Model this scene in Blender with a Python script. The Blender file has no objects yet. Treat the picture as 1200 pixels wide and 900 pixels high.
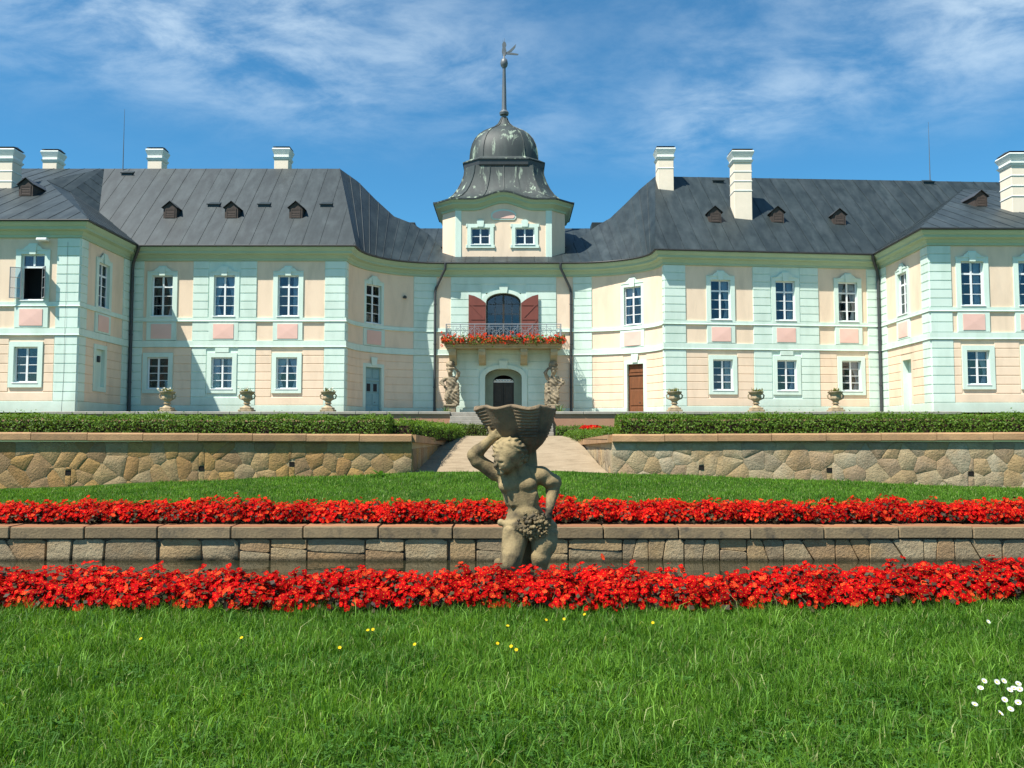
import bpy, bmesh, math, random
import numpy as np
from mathutils import Vector, Matrix
SC = bpy.context.scene
COL = SC.collection
RD = random.Random(11)
NR = np.random.default_rng(5)
PI = math.pi

# ------------------------------------------------------------------ camera, sky, sun, exposure
EYE = 1.6
PITCH = math.atan(0.062)
cam = bpy.data.cameras.new('camera'); camo = bpy.data.objects.new('camera', cam); COL.objects.link(camo)
cam.sensor_width = 36.0; cam.lens = 30.0; cam.clip_start = 0.05; cam.clip_end = 6000
camo.location = (0, 0, EYE); camo.rotation_euler = (PI / 2 + PITCH, 0, 0)
SC.camera = camo

SUN_DIR = Vector((1.10, 0.87, -2.25)).normalized()          # the way the light travels
SUN_EL = math.asin(-SUN_DIR.z)
SUN_AZ = math.atan2(-SUN_DIR.x, -SUN_DIR.y)               # compass angle of the sun from +Y towards +X
world = bpy.data.worlds.new('World'); SC.world = world; world.use_nodes = True
wn = world.node_tree.nodes; wl = world.node_tree.links
for n in list(wn): wn.remove(n)
w_out = wn.new('ShaderNodeOutputWorld'); w_bg = wn.new('ShaderNodeBackground')
w_sky = wn.new('ShaderNodeTexSky'); w_sky.sky_type = 'NISHITA'; w_sky.sun_disc = False
w_sky.sun_elevation = SUN_EL; w_sky.sun_rotation = SUN_AZ
w_sky.altitude = 500; w_sky.air_density = 1.0; w_sky.dust_density = 0.25; w_sky.ozone_density = 3.0
w_bg.inputs['Strength'].default_value = 0.056
w_tc = wn.new('ShaderNodeTexCoord')
w_sep = wn.new('ShaderNodeSeparateXYZ'); wl.new(w_tc.outputs['Generated'], w_sep.inputs[0])
def wmath(op, a, b=None):
    n = wn.new('ShaderNodeMath'); n.operation = op
    for i, v in enumerate((a, b)):
        if v is None: continue
        if isinstance(v, (int, float)): n.inputs[i].default_value = v
        else: wl.new(v, n.inputs[i])
    return n.outputs[0]
zc = wmath('ADD', wmath('MAXIMUM', w_sep.outputs['Z'], 0.0), 0.16)      # a cirrus layer overhead, seen in perspective
cx_ = wmath('DIVIDE', w_sep.outputs['X'], zc); cy_ = wmath('DIVIDE', w_sep.outputs['Y'], zc)
w_cmb = wn.new('ShaderNodeCombineXYZ'); wl.new(cx_, w_cmb.inputs[0]); wl.new(cy_, w_cmb.inputs[1])
def wnoise(rot, scl, off, scale, detail, rough, dist):
    m = wn.new('ShaderNodeMapping'); wl.new(w_cmb.outputs[0], m.inputs['Vector'])
    m.inputs['Rotation'].default_value = (0, 0, rot); m.inputs['Scale'].default_value = scl; m.inputs['Location'].default_value = off
    n = wn.new('ShaderNodeTexNoise'); wl.new(m.outputs[0], n.inputs['Vector'])
    n.inputs['Scale'].default_value = scale; n.inputs['Detail'].default_value = detail
    n.inputs['Roughness'].default_value = rough; n.inputs['Distortion'].default_value = dist
    return n.outputs['Fac']
CL_BIG = dict(rot=1.738, scl=(1, 1.0, 1), off=(-3.167, -5.714, 0), scale=0.62, detail=2.0, rough=0.5, dist=0.3)
n_big = wnoise(**CL_BIG)
n_fine = wnoise(0.5, (1.0, 1.3, 1), (3.1, 1.7, 0), 5.0, 8.0, 0.62, 0.25)
def wramp(v, a, b):
    r = wn.new('ShaderNodeMapRange'); wl.new(v, r.inputs[0]); r.clamp = True; r.interpolation_type = 'SMOOTHSTEP'
    r.inputs[1].default_value = a; r.inputs[2].default_value = b
    return r.outputs[0]
cl_mask = wmath('MULTIPLY', wramp(n_big, 0.43, 0.66), wramp(n_fine, 0.28, 0.78))
cl_fac = wmath('MULTIPLY', cl_mask, 0.60)
w_mix = wn.new('ShaderNodeMix'); w_mix.data_type = 'RGBA'
wl.new(cl_fac, w_mix.inputs[0])
w_tint = wn.new('ShaderNodeMix'); w_tint.data_type = 'RGBA'; w_tint.blend_type = 'MULTIPLY'; w_tint.inputs[0].default_value = 1.0
wl.new(w_sky.outputs[0], w_tint.inputs[6]); w_tint.inputs[7].default_value = (0.60, 1.38, 1.60, 1)
wl.new(w_tint.outputs[2], w_mix.inputs[6]); w_mix.inputs[7].default_value = (11.0, 12.6, 13.2, 1)
wl.new(w_mix.outputs[2], w_bg.inputs['Color']); wl.new(w_bg.outputs[0], w_out.inputs['Surface'])

sun = bpy.data.lights.new('sun', 'SUN'); suno = bpy.data.objects.new('sun', sun); COL.objects.link(suno)
sun.energy = 5.0; sun.angle = math.radians(0.53); sun.color = (1.0, 0.955, 0.87)
suno.rotation_euler = SUN_DIR.to_track_quat('-Z', 'Y').to_euler(); suno.location = (-20, -10, 60)
SC.view_settings.view_transform = 'Standard'; SC.view_settings.look = 'None'
SC.view_settings.exposure = 0.84; SC.view_settings.gamma = 1.0; SC.view_settings.use_curve_mapping = False
SC.cycles.max_bounces = 6; SC.cycles.transparent_max_bounces = 8

# ------------------------------------------------------------------ pixels to places
def ray(px, py):
    a = px - 600.0; b = 450.0 - py
    return Vector((a, 1000 * math.cos(PITCH) - b * math.sin(PITCH), 1000 * math.sin(PITCH) + b * math.cos(PITCH)))
def atY(px, py, Y):
    d = ray(px, py); return Vector((0, 0, EYE)) + d * (Y / d.y)
def atZ(px, py, Z):
    d = ray(px, py); return Vector((0, 0, EYE)) + d * ((Z - EYE) / d.z)

# ------------------------------------------------------------------ materials
M = {}
def shader(name):
    m = bpy.data.materials.new(name); m.use_nodes = True; M[name] = m
    nt = m.node_tree; b = nt.nodes['Principled BSDF']
    return m, nt, b
def nmath(nt, op, a, b=None, clamp=False):
    n = nt.nodes.new('ShaderNodeMath'); n.operation = op; n.use_clamp = clamp
    for i, v in enumerate((a, b)):
        if v is None: continue
        if isinstance(v, (int, float)): n.inputs[i].default_value = v
        else: nt.links.new(v, n.inputs[i])
    return n.outputs[0]
def nnoise(nt, coord, scale, detail=4, rough=.55, scl=(1, 1, 1), dist=0):
    mp = nt.nodes.new('ShaderNodeMapping'); nt.links.new(coord, mp.inputs[0]); mp.inputs['Scale'].default_value = scl
    n = nt.nodes.new('ShaderNodeTexNoise'); nt.links.new(mp.outputs[0], n.inputs['Vector'])
    n.inputs['Scale'].default_value = scale; n.inputs['Detail'].default_value = detail; n.inputs['Roughness'].default_value = rough
    n.inputs['Distortion'].default_value = dist
    return n.outputs['Fac']
def nramp(nt, v, a, b):
    r = nt.nodes.new('ShaderNodeMapRange'); nt.links.new(v, r.inputs[0]); r.clamp = True
    r.inputs[1].default_value = a; r.inputs[2].default_value = b
    return r.outputs[0]
def nmix(nt, fac, c1, c2, blend='MIX'):
    n = nt.nodes.new('ShaderNodeMix'); n.data_type = 'RGBA'; n.blend_type = blend
    for i, v in ((0, fac), (6, c1), (7, c2)):
        if isinstance(v, (int, float)): n.inputs[i].default_value = v
        elif isinstance(v, tuple): n.inputs[i].default_value = (*v[:3], 1)
        else: nt.links.new(v, n.inputs[i])
    return n.outputs[2]
def coords(nt, kind='Object'):
    t = nt.nodes.new('ShaderNodeTexCoord'); return t.outputs[kind]
def nbump(nt, b, h, strength, dist=.02):
    n = nt.nodes.new('ShaderNodeBump'); nt.links.new(h, n.inputs['Height']); n.inputs['Strength'].default_value = strength
    n.inputs['Distance'].default_value = dist; nt.links.new(n.outputs[0], b.inputs['Normal'])
def mat(name, col, rough=.8, col2=None, scale=1.2, lo=.35, hi=.7, fine=.12, fscale=25, bump=.2, rand=0.0, spec=.3, metal=0, scl=(1, 1, 1), col3=None, scale3=.5, lo3=.55, hi3=.75, damp=None):
    m, nt, b = shader(name); co = coords(nt)
    c = nmix(nt, nramp(nt, nnoise(nt, co, scale, 6, .6, scl), lo, hi), col, col2 or tuple(x * .8 for x in col))
    if col3: c = nmix(nt, nramp(nt, nnoise(nt, co, scale3, 7, .65, scl, .4), lo3, hi3), c, col3)
    if damp:                                       # rising damp: a ragged stained margin at the foot of the wall
        ge = nt.nodes.new('ShaderNodeNewGeometry'); sx = nt.nodes.new('ShaderNodeSeparateXYZ'); nt.links.new(ge.outputs['Position'], sx.inputs[0])
        zz = nmath(nt, 'ADD', sx.outputs['Z'], nmath(nt, 'MULTIPLY', nnoise(nt, ge.outputs['Position'], .9, 5, .6), -1.6))
        c = nmix(nt, nmath(nt, 'MULTIPLY', nramp(nt, zz, 3.0, 2.0), .75), c, damp)
    f = nnoise(nt, co, fscale, 4, .6)
    g = nmath(nt, 'ADD', nmath(nt, 'MULTIPLY', f, 2 * fine), 1 - fine)
    if rand:
        oi = nt.nodes.new('ShaderNodeObjectInfo')
        g = nmath(nt, 'MULTIPLY', g, nmath(nt, 'ADD', nmath(nt, 'MULTIPLY', oi.outputs['Random'], 2 * rand), 1 - rand))
    cm = nt.nodes.new('ShaderNodeCombineXYZ')
    for i in range(3): nt.links.new(g, cm.inputs[i])
    c = nmix(nt, 1.0, c, cm.outputs[0], 'MULTIPLY')
    nt.links.new(c, b.inputs['Base Color'])
    b.inputs['Roughness'].default_value = rough; b.inputs['Specular IOR Level'].default_value = spec; b.inputs['Metallic'].default_value = metal
    if bump: nbump(nt, b, f, bump)
    return m
mat('peach', (.80, .625, .46), .85, (.76, .585, .425), .9, bump=.05, fine=.05, rand=.04, col3=(.58, .46, .34), scale3=.9, lo3=.47, hi3=.95, scl=(1.6, 1.6, .45), damp=(.50, .44, .34))
mat('mint', (.62, .74, .65), .85, (.57, .70, .605), .9, bump=.05, fine=.05, rand=.035, col3=(.44, .55, .46), scale3=.9, lo3=.47, hi3=.95, scl=(1.6, 1.6, .45), damp=(.42, .48, .40))
mat('cornice_green', (.39, .50, .345), .8, (.35, .455, .31), .8, bump=.05, fine=.05)
mat('pink', (.78, .50, .42), .85, (.73, .46, .385), .8, bump=.05, fine=.05, rand=.05)
mat('groove', (.36, .46, .38), .9)
mat('white_paint', (.78, .79, .78), .5, (.70, .72, .72), 3, bump=.0, fine=.03)
mat('roof_metal', (.014, .022, .0245), .5, (.030, .042, .044), 1.1, .35, .7, .25, 3, .10, rand=.10, spec=.4, scl=(2.2, .7, .7), col3=(.052, .066, .070), scale3=.55, lo3=.48, hi3=.9)
mat('copper_patina', (.024, .033, .032), .62, (.042, .057, .052), 1.6, .4, .7, .2, 8, .08, spec=.5, scl=(1.6, 1.6, .35), col3=(.34, .42, .31), scale3=1.2, lo3=.56, hi3=.66)
mat('dark_metal', (.035, .04, .045), .5, (.05, .05, .05), 2, bump=.0, spec=.5)
mat('spire_metal', (.09, .11, .13), .45, (.12, .13, .13), 4, bump=.05, spec=.5)
mat('chimney_cream', (.82, .70, .55), .85, (.74, .64, .50), 1.2, bump=.1, fine=.06)
mat('chimney_white', (.80, .80, .74), .85, (.70, .71, .65), 1.2, bump=.1, fine=.06)
mat('dormer_wood', (.050, .038, .032), .8, (.08, .06, .05), 6, bump=.2)
mat('shutter_red', (.19, .055, .04), .65, (.15, .045, .034), 3, bump=.1, scl=(1, 1, .3))
mat('door_brown', (.20, .075, .030), .55, (.13, .05, .02), 3, bump=.15, scl=(4, 4, .6))
mat('door_blue', (.24, .40, .42), .6, (.20, .35, .37), 3, bump=.1)
mat('dark_wood', (.035, .028, .022), .5, (.05, .04, .03), 4, bump=.1)
mat('room_dark', (.035, .035, .04), .9, bump=0)  # near-black colour stands for the unlit darkness behind the glass
mat('curtain', (.72, .72, .70), .9, bump=0)
mat('sandstone', (.31, .235, .12), .9, (.21, .155, .075), 3.0, .35, .65, .25, 45, .4, col3=(.065, .052, .033), scale3=2.8, lo3=.49, hi3=.66, scl=(1, 1, .6))
mat('basin_stone', (.25, .18, .105), .9, (.165, .12, .075), 3.0, .3, .65, .22, 45, .5, col3=(.075, .065, .05), scale3=2.4, lo3=.46, hi3=.66)
mat('urn_stone', (.48, .36, .225), .9, (.35, .26, .155), 5, .35, .65, .2, 40, .4, col3=(.20, .17, .12), scale3=4, lo3=.52, hi3=.7)
mat('corbel_stone', (.42, .38, .25), .9, (.33, .30, .19), 3, bump=.3)
mat('iron', (.24, .27, .30), .5, bump=0)
mat('portal_shade', (.26, .31, .24), .85, bump=.05)  # mint darkened to grey-green for the deep shade of the portal recess
mat('figure_stone', (.34, .275, .18), .9, (.23, .185, .12), 4, .35, .65, .25, 25, .5, col3=(.10, .085, .06), scale3=2.5, lo3=.48, hi3=.66)
mat('grey_stone', (.33, .30, .25), .9, (.25, .225, .185), 3, bump=.3, rand=.08)
mat('terrace_plaster', (.42, .22, .13), .9, (.36, .19, .12), 1.5, bump=.2, col3=(.30, .22, .16))
mat('coping_orange', (.40, .24, .12), .9, (.31, .18, .09), 1.8, .35, .7, .2, 30, .35, rand=.16, col3=(.20, .13, .08), scale3=2.5, lo3=.5, hi3=.8)
mat('coping_pool', (.26, .19, .105), .92, (.175, .13, .075), 2.0, .35, .7, .22, 28, .45, rand=.2, col3=(.07, .062, .048), scale3=2.8, lo3=.52, hi3=.72)
mat('coping_pool_top', (.30, .135, .06), .9, (.24, .11, .055), 2.5, .35, .7, .15, 30, .3, rand=.15)
mat('mortar', (.34, .245, .125), .95, (.42, .34, .21), 1.2, bump=.5, fscale=60)
mat('pool_mortar', (.16, .135, .10), .95, (.10, .085, .06), 4, bump=.5, fscale=60)
mat('soil', (.055, .04, .028), .95, (.035, .026, .018), 6, bump=.8, fscale=30, spec=0)
mat('sand_path', (.33, .26, .175), .95, (.265, .205, .135), 2.2, .35, .7, .30, 28, .7, col3=(.20, .155, .10), scale3=1.4, lo3=.5, hi3=.75, spec=0)
mat('terrace_gravel', (.24, .19, .125), .95, (.20, .16, .10), 2, bump=.4, fscale=60, spec=0)
mat('lawn_soil', (.045, .085, .018), .95, (.03, .06, .014), 2.5, bump=.8, fscale=40, spec=0)
mat('far_ground', (.06, .10, .03), .95, (.05, .08, .03), .1, bump=0)
mat('pool_bottom', (.06, .06, .04), .9, bump=0)
mat('hole_shade', (.012, .010, .008), .95, bump=0)
mat('casement_grey', (.3, .3, .3), .5, bump=0)  # open casement leaves, white frames greyed for their backlit look
mat('terracotta', (.33, .15, .08), .85, bump=.1)

def stone_mat(name, cols, wet=None):
    m, nt, b = shader(name); co = coords(nt)
    oi = nt.nodes.new('ShaderNodeObjectInfo')
    r = nt.nodes.new('ShaderNodeValToRGB'); nt.links.new(oi.outputs['Random'], r.inputs[0])
    cr = r.color_ramp; cr.interpolation = 'CONSTANT'
    for i, c in enumerate(cols):
        e = cr.elements[i] if i < 2 else cr.elements.new(i / len(cols))
        e.position = i / len(cols); e.color = (*c, 1)
    c = nmix(nt, nramp(nt, nnoise(nt, co, 4.5, 6, .65), .35, .72), r.outputs[0], nmix(nt, .5, r.outputs[0], (.16, .10, .06)))
    c = nmix(nt, nmath(nt, 'MULTIPLY', nramp(nt, nnoise(nt, co, 1.1, 4, .6), .5, .75), .5), c, (.42, .25, .09))
    if wet is not None:                            # dark algae line just above the water
        ge = nt.nodes.new('ShaderNodeNewGeometry'); sx = nt.nodes.new('ShaderNodeSeparateXYZ'); nt.links.new(ge.outputs['Position'], sx.inputs[0])
        zz = nmath(nt, 'ADD', sx.outputs['Z'], nmath(nt, 'MULTIPLY', nnoise(nt, co, 7, 4, .6), -.06))
        c = nmix(nt, nmath(nt, 'MULTIPLY', nramp(nt, zz, wet + .035, wet - .015), .85), c, (.035, .032, .018))
    f = nnoise(nt, co, 22, 6, .68)
    g = nmath(nt, 'ADD', nmath(nt, 'MULTIPLY', f, .6), .7)
    cm = nt.nodes.new('ShaderNodeCombineXYZ')
    for i in range(3): nt.links.new(g, cm.inputs[i])
    nt.links.new(nmix(nt, 1., c, cm.outputs[0], 'MULTIPLY'), b.inputs['Base Color'])
    b.inputs['Roughness'].default_value = .92; b.inputs['Specular IOR Level'].default_value = .2
    nbump(nt, b, f, .9, .03)
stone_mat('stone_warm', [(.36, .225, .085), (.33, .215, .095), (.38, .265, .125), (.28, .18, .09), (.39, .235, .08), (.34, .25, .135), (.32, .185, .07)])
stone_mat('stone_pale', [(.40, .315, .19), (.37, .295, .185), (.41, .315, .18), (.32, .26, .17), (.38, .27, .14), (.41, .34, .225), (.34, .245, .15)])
stone_mat('stone_pool', [(.37, .285, .165), (.32, .255, .155), (.39, .275, .14), (.26, .205, .125), (.35, .23, .12), (.41, .33, .20)], wet=-.215)

# glass: a dark reflecting pane through which the curtain shows
m, nt, b = shader('glass')
nt.nodes.remove(b); out = nt.nodes['Material Output']
tr = nt.nodes.new('ShaderNodeBsdfTransparent'); tr.inputs[0].default_value = (.82, .86, .90, 1)
gl = nt.nodes.new('ShaderNodeBsdfGlossy'); gl.inputs['Roughness'].default_value = .03; gl.inputs['Color'].default_value = (.9, .95, 1, 1)
fr = nt.nodes.new('ShaderNodeFresnel'); fr.inputs['IOR'].default_value = 1.5
mx = nt.nodes.new('ShaderNodeMixShader'); nt.links.new(nmath(nt, 'ADD', fr.outputs[0], .01), mx.inputs[0])
bn = nt.nodes.new('ShaderNodeBump'); bn.inputs['Strength'].default_value = .08; nt.links.new(nnoise(nt, coords(nt), 2.0, 1), bn.inputs['Height']); nt.links.new(bn.outputs[0], gl.inputs['Normal'])
nt.links.new(tr.outputs[0], mx.inputs[1]); nt.links.new(gl.outputs[0], mx.inputs[2]); nt.links.new(mx.outputs[0], out.inputs[0])
# pond water
m, nt, b = shader('water')
b.inputs['Base Color'].default_value = (.020, .020, .010, 1); b.inputs['Roughness'].default_value = .04; b.inputs['IOR'].default_value = 1.33
b.inputs['Specular IOR Level'].default_value = .5
nbump(nt, b, nnoise(nt, coords(nt), 1.6, 3, .5, (1, 2.2, 1)), .14, .05)
# leaves: colour from the tint attribute, part of the light passes through
def leaf_mat(name, rough=.5, trans=.35, tcol=(1.2, 1.25, .5), spec=.4):
    m, nt, b = shader(name)
    at = nt.nodes.new('ShaderNodeAttribute'); at.attribute_name = 'tint'
    nt.links.new(at.outputs['Color'], b.inputs['Base Color']); b.inputs['Roughness'].default_value = rough
    b.inputs['Specular IOR Level'].default_value = spec
    t = nt.nodes.new('ShaderNodeBsdfTranslucent'); nt.links.new(nmix(nt, 1., at.outputs['Color'], tcol, 'MULTIPLY'), t.inputs[0])
    mx = nt.nodes.new('ShaderNodeMixShader'); mx.inputs[0].default_value = trans
    nt.links.new(b.outputs[0], mx.inputs[1]); nt.links.new(t.outputs[0], mx.inputs[2]); nt.links.new(mx.outputs[0], nt.nodes['Material Output'].inputs[0])
leaf_mat('leaf', .55, .40, (1.25, 1.2, .45), .25); leaf_mat('petal', .7, .25, (1.1, .8, .5), .04); leaf_mat('bronze_leaf', .6, .12, (1.2, .8, .6), .2)

# ------------------------------------------------------------------ mesh helpers
def wmat(o):
    m = o.matrix_basis.copy()
    if o.parent: m = wmat(o.parent) @ o.matrix_parent_inverse @ m
    return m
def put(o, parent=None, keep=True):
    COL.objects.link(o)
    if parent:
        o.parent = parent
        if keep: o.matrix_parent_inverse = wmat(parent).inverted()
    return o
def tag(o, label=None, cat=None, group=None, kind=None):
    for k, v in (('label', label), ('category', cat), ('group', group), ('kind', kind)):
        if v: o[k] = v
    return o
def empty(name, loc, label, cat, group=None, rz=0):
    o = bpy.data.objects.new(name, None); o.location = loc; o.rotation_euler = (0, 0, rz); o.empty_display_size = .2
    COL.objects.link(o); return tag(o, label, cat, group)
class MB:
    def __init__(s): s.v = []; s.f = []; s.m = []
    def add(s, vs, fs, mi=0):
        o = len(s.v); s.v += [tuple(v) for v in vs]; s.f += [tuple(i + o for i in f) for f in fs]; s.m += [mi] * len(fs); return s
    def box(s, x0, x1, y0, y1, z0, z1, mi=0):
        return s.add([(x0, y0, z0), (x1, y0, z0), (x1, y1, z0), (x0, y1, z0), (x0, y0, z1), (x1, y0, z1), (x1, y1, z1), (x0, y1, z1)],
                     [(0, 3, 2, 1), (4, 5, 6, 7), (0, 1, 5, 4), (1, 2, 6, 5), (2, 3, 7, 6), (3, 0, 4, 7)], mi)
    def bbox(s, x0, x1, y0, y1, z0, z1, c=.01, mi=0):        # a box with every edge chamfered
        vs = []; ix = {}
        for i, X in enumerate((x0, x1)):
            for j, Y in enumerate((y0, y1)):
                for k, Z in enumerate((z0, z1)):
                    for a in range(3):
                        p = [X + (c if i == 0 else -c) * (a != 0), Y + (c if j == 0 else -c) * (a != 1), Z + (c if k == 0 else -c) * (a != 2)]
                        ix[i, j, k, a] = len(vs); vs.append(p)
        fs = []
        for a in range(3):
            b_, c_ = [q for q in range(3) if q != a]
            for e in (0, 1):
                def key(p, q):
                    t = [0, 0, 0]; t[a] = e; t[b_] = p; t[c_] = q; return ix[t[0], t[1], t[2], a]
                fs.append((key(0, 0), key(1, 0), key(1, 1), key(0, 1)))
        for a in range(3):
            b_, c_ = [q for q in range(3) if q != a]
            for p in (0, 1):
                for q in (0, 1):
                    def kk(e, ax):
                        t = [0, 0, 0]; t[a] = e; t[b_] = p; t[c_] = q; return ix[t[0], t[1], t[2], ax]
                    fs.append((kk(0, b_), kk(1, b_), kk(1, c_), kk(0, c_)))
        for i in (0, 1):
            for j in (0, 1):
                for k in (0, 1): fs.append((ix[i, j, k, 0], ix[i, j, k, 1], ix[i, j, k, 2]))
        return s.add(vs, fs, mi)
    def prism(s, poly, y0, y1, mi=0):                          # poly in (x,z), extruded along y
        n = len(poly)
        vs = [(x, y0, z) for x, z in poly] + [(x, y1, z) for x, z in poly]
        fs = [tuple(range(n)), tuple(range(2 * n - 1, n - 1, -1))] + [(i, (i + 1) % n, n + (i + 1) % n, n + i) for i in range(n)]
        return s.add(vs, fs, mi)
    def ring(s, outer, inner, y0, y1, closed=True, mi=0):      # frame between two outlines in (x,z); y0 = front
        n = len(outer); k = n if closed else n - 1
        vs = [(x, y0, z) for x, z in outer] + [(x, y0, z) for x, z in inner] + [(x, y1, z) for x, z in outer] + [(x, y1, z) for x, z in inner]
        fs = []
        for i in range(k):
            j = (i + 1) % n
            fs += [(i, j, n + j, n + i), (i, 2 * n + i, 2 * n + j, j), (n + i, n + j, 3 * n + j, 3 * n + i), (2 * n + i, 3 * n + i, 3 * n + j, 2 * n + j)]
        if not closed: fs += [(0, n, 3 * n, 2 * n), (n - 1, 3 * n - 1, 4 * n - 1, 2 * n - 1)]
        return s.add(vs, fs, mi)
    def tube(s, pts, r, n=8, mi=0, caps=True):
        pts = [Vector(p) for p in pts]; m_ = len(pts); rs = r if isinstance(r, (list, tuple)) else [r] * m_
        vs = []; up = None
        for i, p in enumerate(pts):
            t = (pts[min(i + 1, m_ - 1)] - pts[max(i - 1, 0)]).normalized()
            if up is None: up = Vector((0, 0, 1)) if abs(t.z) < .9 else Vector((1, 0, 0))
            a = t.cross(up).normalized(); up = a.cross(t).normalized()
            for k in range(n):
                an = 2 * PI * k / n; vs.append(p + (a * math.cos(an) + up * math.sin(an)) * rs[i])
        fs = [(i * n + k, i * n + (k + 1) % n, (i + 1) * n + (k + 1) % n, (i + 1) * n + k) for i in range(m_ - 1) for k in range(n)]
        if caps: fs += [tuple(range(n - 1, -1, -1)), tuple((m_ - 1) * n + k for k in range(n))]
        return s.add(vs, fs, mi)
    def lathe(s, prof, n=24, c=(0, 0, 0), fr=None, mi=0, cap=True):
        vs = []
        for r, z in prof:
            for k in range(n):
                a = 2 * PI * k / n; rr = r * (fr(a, z) if fr else 1)
                vs.append((c[0] + rr * math.cos(a), c[1] + rr * math.sin(a), c[2] + z))
        m_ = len(prof)
        fs = [(i * n + k, i * n + (k + 1) % n, (i + 1) * n + (k + 1) % n, (i + 1) * n + k) for i in range(m_ - 1) for k in range(n)]
        if cap: fs += [tuple(range(n - 1, -1, -1)), tuple((m_ - 1) * n + k for k in range(n))]
        return s.add(vs, fs, mi)
    def mesh(s, name, mats, smooth=False):
        me = bpy.data.meshes.new(name); me.from_pydata(s.v, [], s.f)
        for x in (mats if isinstance(mats, (list, tuple)) else [mats]): me.materials.append(M[x])
        if isinstance(mats, (list, tuple)) and len(mats) > 1: me.polygons.foreach_set('material_index', s.m)
        bm = bmesh.new(); bm.from_mesh(me); bmesh.ops.recalc_face_normals(bm, faces=bm.faces); bm.to_mesh(me); bm.free()
        if smooth:
            me.polygons.foreach_set('use_smooth', [True] * len(me.polygons))
            if smooth != 'all': me.set_sharp_from_angle(angle=math.radians(smooth if isinstance(smooth, (int, float)) and smooth > 1 else 40))
        me.update(); return me
    def build(s, name, mats, parent=None, smooth=False, keep=True, loc=None, rz=0):
        o = bpy.data.objects.new(name, s.mesh(name, mats, smooth))
        if loc: o.location = loc
        o.rotation_euler = (0, 0, rz)
        return put(o, parent, keep)
def inst(name, me, parent=None, loc=(0, 0, 0), rz=0, keep=False, scale=None):
    o = bpy.data.objects.new(name, me); o.location = loc; o.rotation_euler = (0, 0, rz)
    if scale: o.scale = scale
    return put(o, parent, keep)
def copy_tree(o, parent=None):
    c = o.copy(); COL.objects.link(c)
    if parent: c.parent = parent
    for ch in o.children: copy_tree(ch, c)
    return c
def np_mesh(name, V, F, mats, tint=None, mi=None, smooth=False):        # V (n,3), F (m,k) all the same k
    me = bpy.data.meshes.new(name); k = F.shape[1]
    me.vertices.add(len(V)); me.vertices.foreach_set('co', np.ascontiguousarray(V, dtype=np.float32).ravel())
    me.loops.add(F.size); me.loops.foreach_set('vertex_index', F.astype(np.int32).ravel())
    me.polygons.add(len(F)); me.polygons.foreach_set('loop_start', np.arange(0, F.size, k, dtype=np.int32))
    me.polygons.foreach_set('loop_total', np.full(len(F), k, dtype=np.int32))
    for x in mats: me.materials.append(M[x])
    if mi is not None: me.polygons.foreach_set('material_index', mi.astype(np.int32))
    if smooth: me.polygons.foreach_set('use_smooth', np.ones(len(F), dtype=bool))
    me.update(calc_edges=True)
    if tint is not None:
        a = me.attributes.new('tint', 'FLOAT_COLOR', 'POINT')
        c = np.ones((len(V), 4), dtype=np.float32); c[:, :3] = tint; a.data.foreach_set('color', c.ravel())
    return me
def np_obj(name, V, F, mats, tint=None, mi=None, parent=None, smooth=False):
    return put(bpy.data.objects.new(name, np_mesh(name, V, F, mats, tint, mi, smooth)), parent)

def clip(poly, n, d):                                                   # keep the part of a polygon where n.p <= d (any dimension)
    out = []; m_ = len(poly)
    for i in range(m_):
        a, b_ = poly[i], poly[(i + 1) % m_]
        da = sum(x * y for x, y in zip(n, a)) - d; db = sum(x * y for x, y in zip(n, b_)) - d
        if da <= 0: out.append(a)
        if da * db < 0:
            t = da / (da - db); out.append(tuple(x + (y - x) * t for x, y in zip(a, b_)))
    return out
# ------------------------------------------------------------------ the ground
TERR = EYE + 1.1            # terrace level
def sheet(name, mt, xs, ys, zf, kind='structure'):
    V = [(x, y, zf(x, y)) for y in ys for x in xs]; n = len(xs)
    F = [(j * n + i, j * n + i + 1, (j + 1) * n + i + 1, (j + 1) * n + i) for j in range(len(ys) - 1) for i in range(n - 1)]
    mb = MB(); mb.add(V, F); o = mb.build(name, mt, smooth='all'); o['kind'] = kind; return o
def lin(a, b, n): return [a + (b - a) * i / n for i in range(n + 1)]
def sstep(a, b, x):
    t = max(0, min(1, (x - a) / (b - a))); return t * t * (3 - 2 * t)
def front_z(x, y):
    return .018 * math.sin(x * 1.7 + y * .6) * math.sin(y * 1.3 - x * .4) + .10 * sstep(2.2, 5.0, x) * sstep(5.5, 8.0, y)
def wallY(x): return 18.8 - .095 * max(0, abs(x) - 2.1)
def top_z(x): return .86 - .36 * min(1.0, abs(x) / 11.0) ** 1.3
def rear_z(x, y):
    t = max(0, min(1, (y - 14.0) / (wallY(x) - 14.0))); return .27 + (top_z(x) - .27) * t + .012 * math.sin(x * 2.1 + y)
sheet('ground', 'far_ground', [-1500, -60, 60, 1500], [-800, -31, 120, 2500], lambda x, y: -1.2)
sheet('lawn', 'lawn_soil', lin(-40, 40, 160), lin(-30, 0, 10)[:-1] + lin(0, 8.8, 44), front_z)
sheet('lawn', 'lawn_soil', lin(-40, 40, 160), lin(14.0, 18.9, 24), lambda x, y: rear_z(x, min(y, wallY(x))))
def bed_z(x, y): return front_z(x, 8.2) + .01
sheet('soil_bed', 'soil', lin(-14, 14, 56), lin(7.85, 8.75, 3), lambda x, y: front_z(x, y) + .012)
sheet('soil_bed', 'soil', lin(-16, 16, 56), lin(12.98, 14.02, 3), lambda x, y: .275)
sheet('pool_bottom', 'pool_bottom', [-16, 16], [8.9, 12.9], lambda x, y: -.75)
WATER = -.215
sheet('water', 'water', [-16, 16], [8.95, 12.80], lambda x, y: WATER)
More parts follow.
